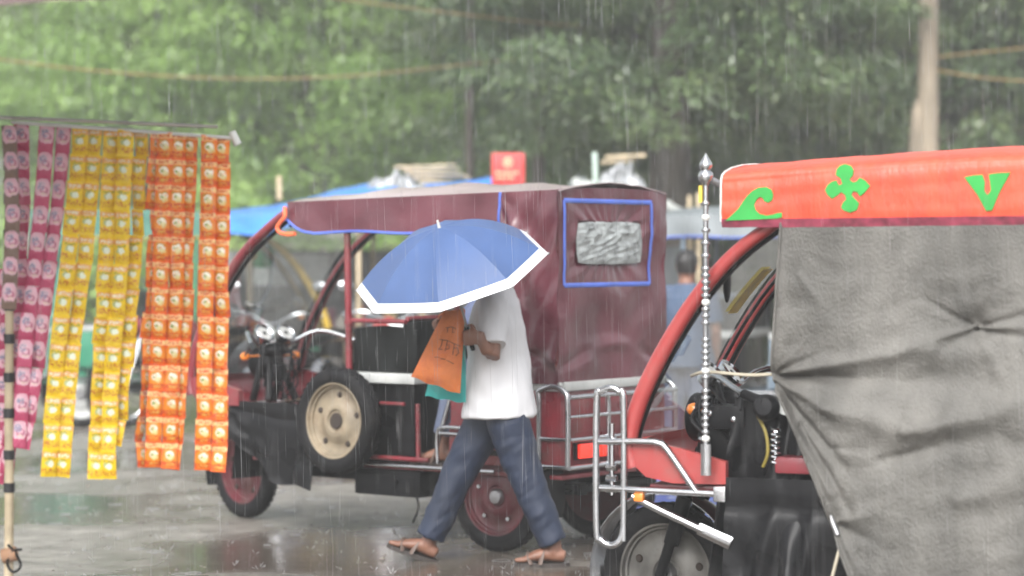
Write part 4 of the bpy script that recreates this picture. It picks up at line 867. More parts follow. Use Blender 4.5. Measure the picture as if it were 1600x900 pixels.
# ---- passenger seated in the maroon rickshaw
ps = thing('person', 'seated passenger in slate blue clothes inside the maroon rickshaw', 'person', (0, 0, 0))
f1 = Vector((-.8, .6, 0)); l1 = Vector((-.6, -.8, 0)); o1 = Vector((.184, 12.93, 0)); ps.location = o1; ps.rotation_euler = (0, 0, math.atan2(.6, -.8))
J = dict(pelvis=(-.08, .20, .87), neck=(.10, .20, 1.33), head=(.18, .20, 1.44), hfwd=(1, .1, -.2), fwd=(1, 0, 0),
         lsh=(.10, .36, 1.26), lel=(.24, .40, 1.06), lwr=(.40, .33, .95), lhd=(.9, -.2, -.2), lhn=(0, 0, -1), lcurl=.5,
         rsh=(.10, .04, 1.26), rel=(.30, .02, 1.08), rwr=(.44, .12, 1.0), rhd=(.8, .4, -.1), rhn=(0, 0, -1), rcurl=.5,
         lhip=(-.04, .29, .86), lkn=(.30, .33, .86), lan=(.385, .36, .50), lfd=(1, .3, -.05), lfu=(0, 0, 1),
         rhip=(-.04, .11, .86), rkn=(.32, .10, .86), ran=(.36, .10, .50), rfd=(1, 0, 0), rfu=(0, 0, 1))
figure(ps, J, M_skin, M_shirtb, M_jeans, sleeve='long', hems=(.86, .9), foldA=.004)

# ---- bystander beyond the rickshaws
by = thing('person', 'distant person in blue shirt standing between the two rickshaws', 'person', (1.17, 17.2, 0), R(70)); by.scale = (.93, .93, .93)
J = dict(pelvis=(0, 0, .84), neck=(0, 0, 1.33), head=(.02, 0, 1.47), hfwd=(1, 0, 0), fwd=(1, 0, 0),
         lsh=(0, .17, 1.26), lel=(.0, .23, 1.0), lwr=(.08, .21, .78), lhd=(.2, 0, -1), lhn=(0, -1, 0), lcurl=.4,
         rsh=(0, -.17, 1.26), rel=(-.02, -.23, 1.0), rwr=(.06, -.21, .78), rhd=(.2, 0, -1), rhn=(0, 1, 0), rcurl=.4,
         lhip=(0, .09, .80), lkn=(.03, .10, .45), lan=(0, .11, .105), lfd=(1, .2, 0), lfu=(0, 0, 1), rhip=(0, -.09, .80), rkn=(.02, -.10, .45), ran=(-.03, -.11, .105), rfd=(1, -.2, 0), rfu=(0, 0, 1))
figure(by, J, M_skin, mat('blue_shirt', (.045, .07, .12), .8), M_jeans, hems=(.92, .92))

# ------------------------------------------------------------------ sachet stall
YS = 8.6
SP = YS / 4000
m = MB(); m.tube([WP(-60, 181, YS + .06), WP(340, 198, YS + .03)], .006, 10); tag(m.build('hanging_rod', M_rod), 'upper thin steel rod above the sachet strips', 'rod')
m = MB(); m.tube([WP(18, 191, YS), WP(366, 216, YS)], .006, 10); lr = m.build('hanging_rod', M_white); tag(lr, 'lower white rod from which the sachet strips hang', 'rod')
m = MB(); m.tube([WP(362, 206, YS), WP(372, 226, YS)], .013, 10); m.build('end_cap', M_white, lr)
po = thing('stall_pole', 'bamboo stall pole bound with black tape at left edge', 'pole', (WP(14, 385, YS).x, YS, 0))
m = MB(); pts = [(.012 * nz(0, 0, z, 2), 0, z) for z in [i * .1 for i in range(0, 20)]]; m.tube(pts, [.017 - .0002 * i for i in range(20)], 12); m.build('pole_shaft', M_bamboo, po)
for z in (1.875, 1.77, 1.66, 1.54, 1.43, 1.30, 1.19, 1.06, .94, .80, .69):
    m = MB(); m.tube([(.012 * nz(0, 0, z, 2), 0, z - .016), (.012 * nz(0, 0, z, 2), 0, z + .016)], .019, 12); m.build('tape_band', M_tapeb, po)
m = MB(); m.tube(bez([(.0, -.02, .50), (.03, -.03, .47), (.045, -.03, .43), (.02, -.03, .41), (.0, -.03, .44), (.02, -.03, .48), (.05, -.03, .485)], 5), .005, 6); m.build('wire_twist', M_black, po)
m = MB(); m.tube([(-.02, -.01, .46), (.028, -.012, .47)], .025, 10); m.build('rag_tie', mat('brown_rag', (.3, .17, .1), .9), po)

def sachet_mesh(mt, w=.054, h=.0865, t=.0075, name='sachet'):
    m = MB()
    for s in (-1, 1):
        def fn(u, v):
            x = (u - .5) * w; z = -v * h; e = max(0, 1 - (2 * u - 1) ** 4) * max(0, min(1, min(v - .07, .93 - v) * 6)) ; fl = .0012
            return (x, s * (t * e ** .7 + .0004) , z)
        m.grid(fn, 6, 8)
    return m.mesh(name, mt, True, 60)
S_or = sachet_mesh(sachet_mat('orange_sachet_print', (.85, .11, .012), 'orange'))
S_ye = sachet_mesh(sachet_mat('yellow_sachet_print', (.88, .60, .012), 'yellow'))
S_pi = sachet_mesh(sachet_mat('pink_sachet_print', (.50, .065, .15), 'pink'), w=.051)
def strip(mesh, label, cat_group, top, path, Yo, n, yaw=0.0, pitch=40.3):
    """path: photo x of the strip at heights; sachets joined end to end"""
    y0 = top; Y = YS + Yo
    base = WP(path[0][0], y0, Y); o = thing('sachet_strip', label, 'sachet strip', base, 0, cat_group)
    def xat(py):
        for (xa, ya), (xb, yb) in zip(path, path[1:]):
            if py <= yb or (xb, yb) == path[-1]: return xa + (xb - xa) * (py - ya) / (yb - ya)
    for k in range(n):
        py = y0 + k * pitch; a = WP(xat(py), py, Y) - base; b = WP(xat(py + pitch), py + pitch, Y) - base
        q = put('sachet', mesh, o); q.location = a + Vector((0, random.uniform(-.004, .004), 0))
        tilt = math.atan2(b.x - a.x, a.z - b.z)
        q.rotation_euler = (random.uniform(-.16, .16), -tilt + random.uniform(-.035, .035), yaw + .16 * math.sin(k * .8 + y0) + random.uniform(-.22, .22))
        q.scale = (1, 1, (b - a).length / .0855)
    return o
gO, gY, gP = 'orange sachet strips', 'yellow sachet strips', 'pink sachet strips'
strip(S_or, 'orange sachet strip turned almost edge-on, left of the other orange ones', gO, 206, [(242, 206), (236, 450), (216, 735)], .02, 13, yaw=R(62))
strip(S_or, 'wide orange sachet strip just right of the edge-on orange strip', gO, 207, [(257, 207), (250, 450), (238, 735)], 0, 13)
strip(S_or, 'middle strip of the left cluster of orange sachets', gO, 208, [(279, 208), (274, 450), (264, 740)], .015, 13, yaw=.1)
strip(S_or, 'right strip of the left cluster of orange sachets, partly overlapped', gO, 209, [(298, 209), (291, 470), (270, 740)], .04, 13, yaw=-.25)
strip(S_or, 'orange sachet strip second from the rod end', gO, 211, [(327, 211), (322, 450), (317, 738)], 0, 13)
strip(S_or, 'orange sachet strip nearest the white rod end', gO, 213, [(348, 213), (346, 450), (343, 738)], .015, 13, yaw=-.15)
strip(S_ye, 'leftmost yellow sachet strip, leaning beside the pink strips', gY, 199, [(125, 199), (108, 400), (88, 560), (76, 748)], 0, 13, yaw=.12, pitch=42)
strip(S_ye, 'second yellow sachet strip from the left', gY, 200, [(150, 200), (133, 400), (112, 560), (96, 748)], .015, 13, yaw=-.1, pitch=42)
strip(S_ye, 'middle one of the five yellow sachet strips', gY, 202, [(174, 202), (166, 400), (156, 560), (149, 752)], .02, 13, yaw=.35, pitch=42)
strip(S_ye, 'fourth yellow sachet strip from the left', gY, 203, [(197, 203), (189, 400), (176, 560), (167, 752)], 0, 13, pitch=42)
strip(S_ye, 'rightmost yellow sachet strip, shorter than its neighbours', gY, 204, [(220, 204), (211, 400), (198, 560), (183, 700)], .03, 12, yaw=-.3, pitch=41)
strip(S_pi, 'pink sachet strip beside the taped pole', gP, 194, [(33, 194), (36, 300), (30, 500), (8, 780)], .05, 13, yaw=.5, pitch=42)
strip(S_pi, 'middle pink sachet strip sweeping left toward the pole', gP, 195, [(74, 195), (64, 330), (48, 460), (38, 560), (24, 760)], .01, 12, yaw=.1, pitch=42)
strip(S_pi, 'pink sachet strip touching the yellow sachets', gP, 197, [(100, 197), (90, 330), (74, 440), (58, 560), (36, 700)], .03, 12, yaw=-.15, pitch=42)
strip(S_pi, 'pink sachet strip at the very left edge behind the pole', gP, 420, [(10, 420), (8, 560), (-2, 700)], .08, 8, yaw=.2, pitch=42)
S_br = sachet_mesh(sachet_mat('brown_sachet_print', (.20, .13, .10), 'pink'), w=.05)
strip(S_br, 'dull brown sachet strip hanging in front of the taped pole', 'brown sachet strips', 196, [(14, 196), (20, 330), (14, 480)], -.03, 7, yaw=.3, pitch=41)
# awning above the stall
m = MB()
def awn(u, v):
    x = -3.2 + 2.3 * u; y = 6.9 + 1.9 * v
    return (x, y, 2.143 + (x + 1.38) * .10 + .30 * v + .006 * math.sin(u * 25))
m.grid(awn, 20, 6, thick=.03, off=(0, 0, 1)); tag(m.build('stall_awning', M_awn), 'dark edge of stall awning in the top left corner', 'awning')

# ------------------------------------------------------------------ more vehicles behind
M_gbody = mat('green_paint', (.03, .19, .11), .35, coat=.3); M_ybody = mat('yellow_paint', (.42, .28, .03), .35, coat=.3); M_ycov = mat('green_rexine', (.05, .16, .12), .5)
r3 = thing('electric_rickshaw', 'green and yellow rickshaw half hidden behind the sachet strips', 'rickshaw', (WP(110, 0, 21.3).x, 21.6, 0), math.atan2(.25, .97), 'rickshaws on the wet road')
rickshaw(r3, dict(body=M_gbody, frame=M_gbody, arch=M_ybody, frim=M_steel, rrim=M_grayband)); canopy_full(r3, M_ycov, M_ybody)
M_bgrey = mat('blue_grey_paint', (.12, .16, .20), .35, coat=.3); M_gcov = mat('grey_rexine', (.16, .18, .19), .45)
r4 = thing('electric_rickshaw', 'blue grey rickshaw parked behind, seen through the red rickshaw windscreen', 'rickshaw', (2.35, 19.6, 0), math.atan2(.35, -.93), 'rickshaws on the wet road')
rickshaw(r4, dict(body=M_bgrey, frame=M_bgrey, arch=M_bgrey, frim=M_steel, rrim=M_grayband)); canopy_full(r4, M_gcov, M_bluetrim)

def motorbike(label, loc_, rz, paint):
    o = thing('motorbike', label, 'motorbike', loc_, rz, 'motorbikes parked by the stalls')
    for nm, x in (('front_wheel', .62), ('rear_wheel', -.62)):
        e = part_empty(nm, o); M = Matrix.Translation((x, 0, .30)) @ Matrix.Rotation(R(90), 4, 'X')
        t = MB(); t.lathe([(.235, -.03), (.27, -.042), (.297, -.02), (.30, 0), (.297, .02), (.27, .042), (.235, .03)], 36, M); t.build('tyre', M_tyre, e)
        t = MB(); t.lathe([(.24, -.025), (.228, -.015), (.228, .015), (.24, .025)], 36, M); t.lathe([(.0001, -.05), (.05, -.05), (.05, .05), (.0001, .05)], 16, M)
        for k in range(10):
            a = k * math.pi / 5; t.tube([(x + .04 * math.cos(a), 0, .30 + .04 * math.sin(a)), (x + .235 * math.cos(a), 0, .30 + .235 * math.sin(a))], .006, 6)
        t.build('rim', M_chrome, e)
        t = MB(); t.grid(lambda u, v: (x + .33 * math.cos(R(20 + 140 * u)), (v - .5) * .11, .30 + .33 * math.sin(R(20 + 140 * u))), 14, 3, thick=.004, off=(0, 0, 1)); t.build('mudguard', M_chrome, o)
    t = MB()
    for s in (-1, 1): t.tube([(.62, s * .075, .30), (.44, s * .075, .80)], .02, 8)
    t.build('fork', M_chrome, o)
    t = MB(); t.tube(bez([(.40, 0, .80), (.30, 0, .84), (.12, 0, .83), (-.02, 0, .76)], 5), [(.06 + .06 * math.sin(i / 15 * math.pi), .05 + .07 * math.sin(i / 15 * math.pi)) for i in range(16)], 14, up=(0, 0, 1)); t.build('tank', paint, o)
    t = MB(); t.tube(bez([(.02, 0, .76), (-.2, 0, .76), (-.5, 0, .80), (-.75, 0, .82)], 5), [(.045, .09)] * 16, 12, up=(0, 0, 1)); t.build('seat', M_vinyl, o)
    t = MB(); t.box(-.12, .22, -.11, .11, .26, .56, .03); t.tube([(.42, 0, .78), (.26, 0, .32), (-.3, 0, .30), (-.5, 0, .62)], .02, 8); t.build('engine', M_steel, o)
    t = MB(); t.tube([(.15, -.13, .30), (-.2, -.15, .24), (-.75, -.16, .30)], [.02, .03, .042], 10); t.build('exhaust', M_chrome, o)
    t = MB(); t.tube(bez([(.30, -.36, .98), (.40, -.2, 1.0), (.42, 0, .92), (.40, .2, 1.0), (.30, .36, .98)], 5), .012, 8); t.build('handlebar', M_chrome, o)
    M = Matrix.Translation((.52, 0, .84)) @ Matrix.Rotation(R(90), 4, 'Y'); t = MB(); t.lathe([(.0001, -.09), (.06, -.07), (.09, .0), (.085, .02)], 20, M); h = t.build('headlamp', paint, o)
    t = MB(); t.lathe([(.084, .02), (.05, .03), (.0001, .034)], 20, M); t.build('lens', M_clear, h)
    for s in (-1, 1):
        t = MB(); t.tube([(.36, s * .28, .99), (.35, s * .33, 1.16)], .006, 6); t.ball((.35, s * .35, 1.2), (.012, .06, .04)); t.build('mirror', M_chrome, o)
    t = MB(); t.tube([(-.1, .1, .3), (-.16, .26, .01)], .012, 6); t.build('side_stand', M_steel, o)
    return o
motorbike('motorbike with chrome mudguards parked behind the orange sachets', (WP(318, 0, 22).x, 21.4, 0), R(200), M_maroon)
motorbike('dark motorbike parked behind the maroon rickshaw windscreen', (WP(455, 0, 19).x, 19.4, 0), R(250), M_black)
motorbike('red motorbike parked behind the maroon rickshaw front post', (WP(590, 0, 19.5).x, 20.0, 0), R(285), mat('bike_red', (.35, .03, .03), .3, coat=.5))

# plastic crates on the ground between the rickshaws
def crate(label, px, Y, mt, z0=0):
    o = thing('crate', label, 'crate', (WP(px, 0, Y).x, Y, z0), R(random.uniform(-8, 8)), 'plastic crates by the far kerb')
    w, d, h, t = .25, .18, .26, .012
    m = MB(); m.box(-w, w, -d, d, 0, t); m.build('base', mt, o)
    for nm, (x0, x1, y0, y1) in (('front', (-w, w, -d, -d + t)), ('back', (-w, w, d - t, d)), ('side', (-w, -w + t, -d + t, d - t)), ('side', (w - t, w, -d + t, d - t))):
        m = MB()
        for za, zb in ((t, .07), (.10, .15), (.18, h)): m.box(x0, x1, y0, y1, za, zb)
        for k in range(5):
            u = k / 4; xx = x0 + (x1 - x0) * u; yy = y0 + (y1 - y0) * u; m.box(max(x0, xx - .012), min(x1, xx + .012), max(y0, yy - .012), min(y1, yy + .012), .07, .18)
        m.build(nm, mt, o)
M_cblue = mat('crate_blue', (.04, .12, .48), .4); M_cred = mat('crate_red', (.5, .05, .04), .4)
for px, mt, z, lb in ((1018, M_cblue, 0, 'blue crate on the ground, left of the red crate'), (1052, M_cred, 0, 'red crate on the ground between two blue crates'), (1082, M_cblue, 0, 'blue crate on the ground, right of the red crate')):
    crate(lb, px, 16.6 + .12 * (mt is M_cred), mt, z)

# ------------------------------------------------------------------ stalls behind
st = thing('market_stall', 'market stall with blue tarpaulin roof behind the maroon rickshaw', 'stall', (WP(540, 0, 22).x, 22.2, 0))
bx = st.location.x
def rel(px, py, Y): return WP(px, py, Y) - st.location
def tarp(u, v):
    px = 340 + 430 * u; y = 21.2 + 2.3 * v; top = 348 - 60 * u ** .8 + 12 * math.sin(u * 9) * (1 - v)
    p = WP(px, top, 21.2); return Vector((p.x, y, p.z + .16 * math.sin(v * math.pi) + .03 * nz(u * 4, v * 3, 0, 2) - (.10 if v == 0 else 0) - .10 * v)) - st.location
m = MB(); m.grid(tarp, 40, 12, thick=.006, off=(0, 0, -1)); m.build('roof_tarpaulin', M_bluetarp, st)
for px in (348, 560, 660, 760):
    for dy in (.05, 2.2):
        p = WP(px, 0, 21.2); m = MB(); m.tube([(p.x - bx, -1 + dy, 0), (p.x - bx, -1 + dy, 1.72 + (.48 if px == 437 and dy < 1 else .0))], .022, 8); m.build('post', M_bamboo, st)
m = MB(); m.grid(lambda u, v: (-1.35 + 2.6 * u, 1.28 + .03 * math.sin(u * 60) + .02 * nz(u * 9, v, 0, 2), 1.46 - 1.42 * v), 60, 8, thick=.004, off=(0, 1, 0)); m.build('back_cloth', mat('dull_grey_cloth', (.20, .205, .20), .8, var=.25, vscale=5, dirt=(.09, .09, .085), damt=.7), st)
m = MB(); m.grid(lambda u, v: (rel(380 + 125 * u, 0, 22.3).x, .9 + .02 * math.sin(u * 20), 1.43 - .28 * v), 30, 6, thick=.004, off=(0, 1, 0)); m.build('hanging_sheet', mat('white_hung_sheet', (.68, .70, .68), .6, var=.08), st)
m = MB(); m.grid(lambda u, v: (rel(380 + 30 * u, 0, 22.0).x, .6 + .02 * math.sin(u * 9), 1.55 - .24 * v), 10, 6, thick=.004, off=(0, 1, 0)); m.build('hanging_cloth', mat('green_cloth', (.06, .34, .13), .8), st)
m = MB(); m.box(-1.1, 1.1, .0, 1.1, .68, .72, .006); 
for x in (-1.05, 0, 1.05):
    for y in (.06, 1.02): m.box(x - .03, x + .03, y - .03, y + .03, 0, .68)
m.build('counter', M_wood, st)
cols = [(.35, .32, .28), (.4, .1, .08), (.12, .14, .16), (.45, .38, .2), (.2, .22, .2), (.5, .5, .48), (.3, .12, .16)]
gi = 0
for k in range(16):
    x = -1.05 + .14 * k; h = random.uniform(.12, .34); w = random.uniform(.045, .075); mt = mat('goods_%d' % (k % 7), cols[k % 7], .5)
    m = MB(); yb = random.uniform(.15, .9)
    if k % 3: m.lathe([(.001, 0), (w, 0), (w * 1.02, h * .7), (w * .6, h * .86), (w * .55, h), (.001, h)], 14, Matrix.Translation((0, 0, 0)))
    else: m.box(-w, w, -w, w, 0, h, .008)
    pos = ('first', 'second', 'third', 'fourth', 'fifth', 'sixth', 'seventh', 'eighth', 'ninth', 'tenth', 'eleventh', 'twelfth', 'thirteenth', 'fourteenth', 'fifteenth', 'last')[k]
    q = m.build('jar' if k % 3 else 'carton', mt); q.location = st.location + Vector((x, yb, .721)); tag(q, '%s small blurred container from the left on the stall counter' % pos, 'jar' if k % 3 else 'carton', 'goods on the stall counter')
# heap of crumpled clear plastic and bamboo sticks on the stall roof
def heap(name, label, px0, px1, pytop, pybot, Y, mt, seed):
    a = WP(px0, pybot, Y); b = WP(px1, pytop, Y); c = Vector(((a.x + b.x) / 2, Y, a.z)); w = (b.x - a.x) / 2; h = b.z - a.z
    def fn(u, v):
        t = 2 * math.pi * u; r = 1 - v; q = 1 + .25 * nz(math.cos(t) * 2, math.sin(t) * 2, seed)
        rg = noise.ridged_multi_fractal(Vector((math.cos(t) * r * 3 + seed, math.sin(t) * r * 3, v * 2)), 1, 2, 4, .9, 2)
        return (w * r * math.cos(t) * q, w * .8 * r * math.sin(t) * q, h * (1 - r ** 1.6) * (.55 + .26 * rg + .5 * nz(math.cos(t) * r * 4, math.sin(t) * r * 4, seed)) - .02)
    m = MB(); m.grid(fn, 110, 34); o = m.build(name, mt, None, ang=70); o.location = c; return tag(o, label, 'plastic sheet')
heap('plastic_sheet', 'heap of crumpled clear plastic on the blue stall roof', 556, 692, 262, 308, 21.6, M_silver, 1.3)
for k in range(7):
    p0 = WP(622 + 6 * k + random.uniform(-8, 8), 262 + 4.6 * k, 22.6); p1 = WP(712 + 5 * k, 262 + 5.2 * k + random.uniform(-5, 3), 22.8 + .05 * k); m = MB(); m.tube([p0, p1], .016, 8)
    tag(m.build('bamboo_stick', M_bamboo), '%s bamboo stick from the top in the bundle on the stall roof' % ('first', 'second', 'third', 'fourth', 'fifth', 'sixth', 'lowest')[k], 'stick', 'bamboo sticks on the stall roof')
m = MB(); m.tube([WP(437, 312, 21.0), WP(436, 275, 21.0)], .022, 8); tag(m.build('bamboo_stick', M_bamboo), 'short upright bamboo stick above the blue tarpaulin', 'stick')
# red notice board on a post
sg = thing('sign_board', 'red notice board with pale emblem behind the rickshaw roof', 'sign', (WP(794, 0, 21).x, 21, 0), R(-6))
c = WP(794, 263, 21); m = MB(); m.box(-.135, .135, -.012, .012, c.z - .135, c.z + .125, .004); m.build('board', M_signred, sg)
m = MB(); m.tube([(0, .03, 0), (0, .03, c.z + .1)], .02, 8); m.build('sign_post', M_steel, sg)
m = MB(); m.lathe([(.026, 0), (.040, 0), (.040, .004), (.026, .004), (.026, 0)], 24, Matrix.Translation((0, -.013, c.z + .05)) @ Matrix.Rotation(R(90), 4, 'X')); m.ball((0, -.015, c.z + .05), (.014, .004, .018)); m.build('emblem', M_signpale, sg)
for j, (z, ws) in enumerate(((-.035, (.03, .022, .035, .02, .03)), (-.075, (.025, .03, .02, .03)))):
    x = -.10
    for w in ws:
        m = MB(); m.box(x, x + w, -.016, -.0125, c.z + z - .012, c.z + z + .008); m.box(x + w * .2, x + w * .4, -.016, -.0125, c.z + z + .0081, c.z + z + .018); m.build('lettering', M_signpale, sg); x += w + .012
# second stall, under a crumpled sheet
s2 = thing('market_stall', 'low stall under crumpled grey sheet beside the thick tree trunk', 'stall', (WP(985, 0, 22).x, 22, 0))
for px in (905, 1085):
    for dy in (-.5, .6):
        m = MB(); x = WP(px, 0, 22).x - s2.location.x; m.tube([(x, dy, 0), (x, dy, 1.95)], .02, 8); m.build('post', M_bamboo, s2)
m = MB(); m.grid(lambda u, v: (-.5 + 1.05 * u, -.7 + 1.5 * v, 1.98 - .30 * u ** 2 + .05 * nz(u * 4, v * 4, 0, 3) + .08 * math.sin(v * 3)), 30, 16, thick=.006, off=(0, 0, 1)); m.build('roof_sheet', M_whitetarp, s2)
m = MB(); m.box(-.45, .5, -.4, .5, .70, .74, .006); m.box(-.42, -.36, -.38, .48, 0, .7); m.box(.40, .46, -.38, .48, 0, .7); m.build('counter', M_wood, s2)
m = MB(); m.grid(lambda u, v: (-.45 + .95 * u, .62, 1.5 - .75 * v), 12, 4, thick=.004, off=(0, 1, 0)); m.build('back_cloth', M_gcov, s2)
heap('plastic_sheet', 'heap of crumpled pale plastic on the low stall beside the trunk', 925, 1016, 243, 300, 21.9, M_silver, 4.1)
heap('plastic_sheet', 'small grey bundle left of the pale plastic heap', 880, 932, 268, 300, 22.1, M_gcov, 7.7)
m = MB(); m.tube([WP(931, 300, 21.2), WP(929, 238, 21.2)], .022, 8); tag(m.build('pipe', mat('pale_green_pipe', (.42, .52, .46), .5)), 'pale green upright pipe at the low stall', 'pipe')
for k, (a, b) in enumerate((((946, 246), (1008, 243)), ((940, 254), (990, 250)))):
    m = MB(); m.tube([WP(*a, 22.2), WP(*b, 22.3)], .018, 8); tag(m.build('bamboo_stick', M_bamboo), ('upper', 'lower')[k] + ' bamboo stick lying above the pale plastic heap', 'stick')

# boundary wall and house far behind
bw = thing('boundary_wall', 'low stained boundary wall running behind the stalls', 'wall', (0, 33, 0))
m = MB(); m.box(-22, 22, 0, .25, 0, 1.6); m.build('wall_body', M_brick, bw)
m = MB(); m.box(-22, 22, -.05, .30, 1.603, 1.70, .01); m.build('coping', M_wallg, bw)
for k in range(12):
    x = -20 + k * 3.6; m = MB(); m.box(x, x + .35, -.06, -.003, 0, 1.6); m.build('pier', M_brick, bw)
hs2 = thing('house', 'pale grey plastered house in the mist behind the left trees', 'house', (-8.6, 40, 0))
m = MB(); m.box(-3, 3, 0, 4, 0, 4.9); m.build('house_wall', M_wallg, hs2)
m = MB(); m.box(-3.15, 3.15, -.2, 4.1, 4.903, 5.15, .02); m.build('roof_slab', M_wallg, hs2)
for x in (-1.8, .4, 2.0):
    m = MB(); m.box(x - .45, x + .45, -.04, .02, 2.9, 4.1, .01); w = m.build('window', M_whitetarp, hs2)
    m = MB(); m.box(x - .38, x - .02, -.055, -.042, 2.97, 4.03); m.box(x + .02, x + .38, -.055, -.042, 2.97, 4.03); m.build('pane', M_glassdark, w)

# utility pole and ropes
PY = 24.0
up_ = thing('utility_pole', 'tan weathered utility pole rising through the right trees', 'pole', (WP(1450, 0, PY).x, PY, 0))
m = MB(); m.tube([(-.03, 0, 0), (-.01, 0, 1.6), (.0, 0, 3.0), (.03, 0, 6.5)], [.135, .115, .10, .07], 16); m.build('pole_shaft', M_conc, up_)
m = MB(); m.tube(bez([(-.16, .05, 0), (-.14, .03, 1.8), (-.08, .0, 2.9)], 5), [.08] * 5 + [.07] * 5 + [.02], 12); m.build('stub', M_conc, up_)
def rope(label, pts, r=.0075):
    m = MB(); m.tube(bez([WP(*p) for p in pts], 8), r, 6); tag(m.build('rope', M_wire), label, 'rope')
rope('long sagging yellow rope crossing the trees from the left edge', [(-120, 78, 20.5), (0, 93, 21), (140, 110, 21.5), (300, 121, 22), (430, 123, 22.5), (560, 118, 23), (700, 104, 24), (846, 88, 25)])
rope('upper yellow rope slanting down to the dark trunk', [(440, -16, 22), (540, 0, 22.5), (700, 20, 23.4), (846, 36, 24.6), (905, 40, 25.2)])
rope('upper rope running right from the utility pole', [(1455, 90, 24), (1530, 82, 23.6), (1610, 74, 23), (1720, 62, 22.5)])
rope('lower rope running right from the utility pole', [(1455, 108, 24), (1530, 121, 23.6), (1610, 127, 23), (1720, 132, 22.5)])

# ------------------------------------------------------------------ trees
def crown_mesh(name, mt, seed, rx, ry, z0, z1, nclump, droop, leaf, per=34, cs=.55):
    rnd = random.Random(seed); V = []; Fc = []; T = []
    zc = (z0 + z1) / 2; hz = (z1 - z0) / 2
    for c in range(nclump):
        while True:
            x, y, z = rnd.uniform(-1, 1), rnd.uniform(-1, 1), rnd.uniform(-1, 1); d = math.sqrt(x * x + y * y + z * z)
            if .45 * rnd.random() < d < 1 and noise.noise(Vector((x * 2.4 + seed, y * 2.4, z * 3.2))) > -.10: break
        C = Vector((x * rx, y * ry, zc + z * hz)); base = .48 + .5 * noise.noise(Vector((x * 2.2 + seed * 3, y * 2.2, z * 2.2))) + rnd.uniform(-.22, .22)
        sz = cs * rnd.uniform(.6, 1.35); out = Vector((x, y, .25 * z)); out = out.normalized() if out.length > .05 else Vector((1, 0, 0))
        for k in range(per):
            while True:
                q = Vector((rnd.uniform(-1, 1), rnd.uniform(-1, 1), rnd.uniform(-1, 1)))
                if q.length < 1 and (q.z > -.2 or rnd.random() < .3): break
            o = C + Vector((q.x * sz, q.y * sz, q.z * sz * .55 - .25 * droop * sz * (q.x * q.x + q.y * q.y))) + out * (.25 * sz)
            dr = (Vector((q.x, q.y, .15 * q.z)) * 1.2 + Vector((rnd.gauss(0, .5), rnd.gauss(0, .5), rnd.gauss(0, .3) - droop * .8))).normalized()
            sd_ = dr.cross(Vector((rnd.gauss(0, .5), rnd.gauss(0, .5), 1))).normalized(); L = leaf * rnd.uniform(.6, 1.35); w = L * (rnd.uniform(.16, .27) if droop < 1 else rnd.uniform(.12, .19)); n = dr.cross(sd_) * (L * .08)
            i = len(V); V += [o, o + dr * L * .45 + sd_ * w + n, o + dr * L, o + dr * L * .45 - sd_ * w + n]; Fc.append((i, i + 1, i + 2, i + 3)); T.append(min(1, max(0, base + rnd.uniform(-.2, .2))))
    me = bpy.data.meshes.new(name); me.from_pydata([tuple(v) for v in V], [], Fc); me.materials.append(mt)
    a = me.attributes.new('tint', 'FLOAT', 'FACE'); a.data.foreach_set('value', T); me.update(); return me
def trunk_mesh(seed, h, r, spread):
    rnd = random.Random(seed); m = MB(); pts = [(rnd.uniform(-.1, .1) * i, rnd.uniform(-.1, .1) * i, h * i / 5) for i in range(6)]
    m.tube(bez(pts, 4), [r * (1.25 - .75 * i / 20) for i in range(21)], 12)
    for k in range(9):
        t = rnd.uniform(.35, .95); b = Vector(pts[0]).lerp(Vector(pts[-1]), t); a = rnd.uniform(0, 6.28); e = b + Vector((math.cos(a) * spread, math.sin(a) * spread, rnd.uniform(.3, 1.6)))
        m.tube(bez([b, b.lerp(e, .5) + Vector((0, 0, .25)), e], 4), [r * .45 * (1 - .8 * i / 8) for i in range(9)], 8)
    return m.mesh('trunk', M_bark)
CA = [crown_mesh('crown', M_leafA, 11 + i, 2.7, 2.3, .9, 7.2, 330, .6, .105, 120, .52) for i in range(3)]
CB = [crown_mesh('crown', M_leafB, 31 + i, 2.9, 2.4, 1.7, 7.6, 290, 1.15, .15, 110, .58) for i in range(3)]
TA = [trunk_mesh(3, 5.2, .13, 1.6), trunk_mesh(5, 5.6, .17, 1.8)]
def tree(label, px, Y, cm, tm, s=1.0, rz=0.0, dz=0.0):
    o = thing('tree', label, 'tree', (WP(px, 0, Y).x, Y, 0), rz, 'trees behind the stalls')
    a = put('trunk', tm, o); b = put('crown', cm, o); b.scale = (s, s, s * 1.0); b.location = (0, 0, dz); a.scale = (s, s, s); return o
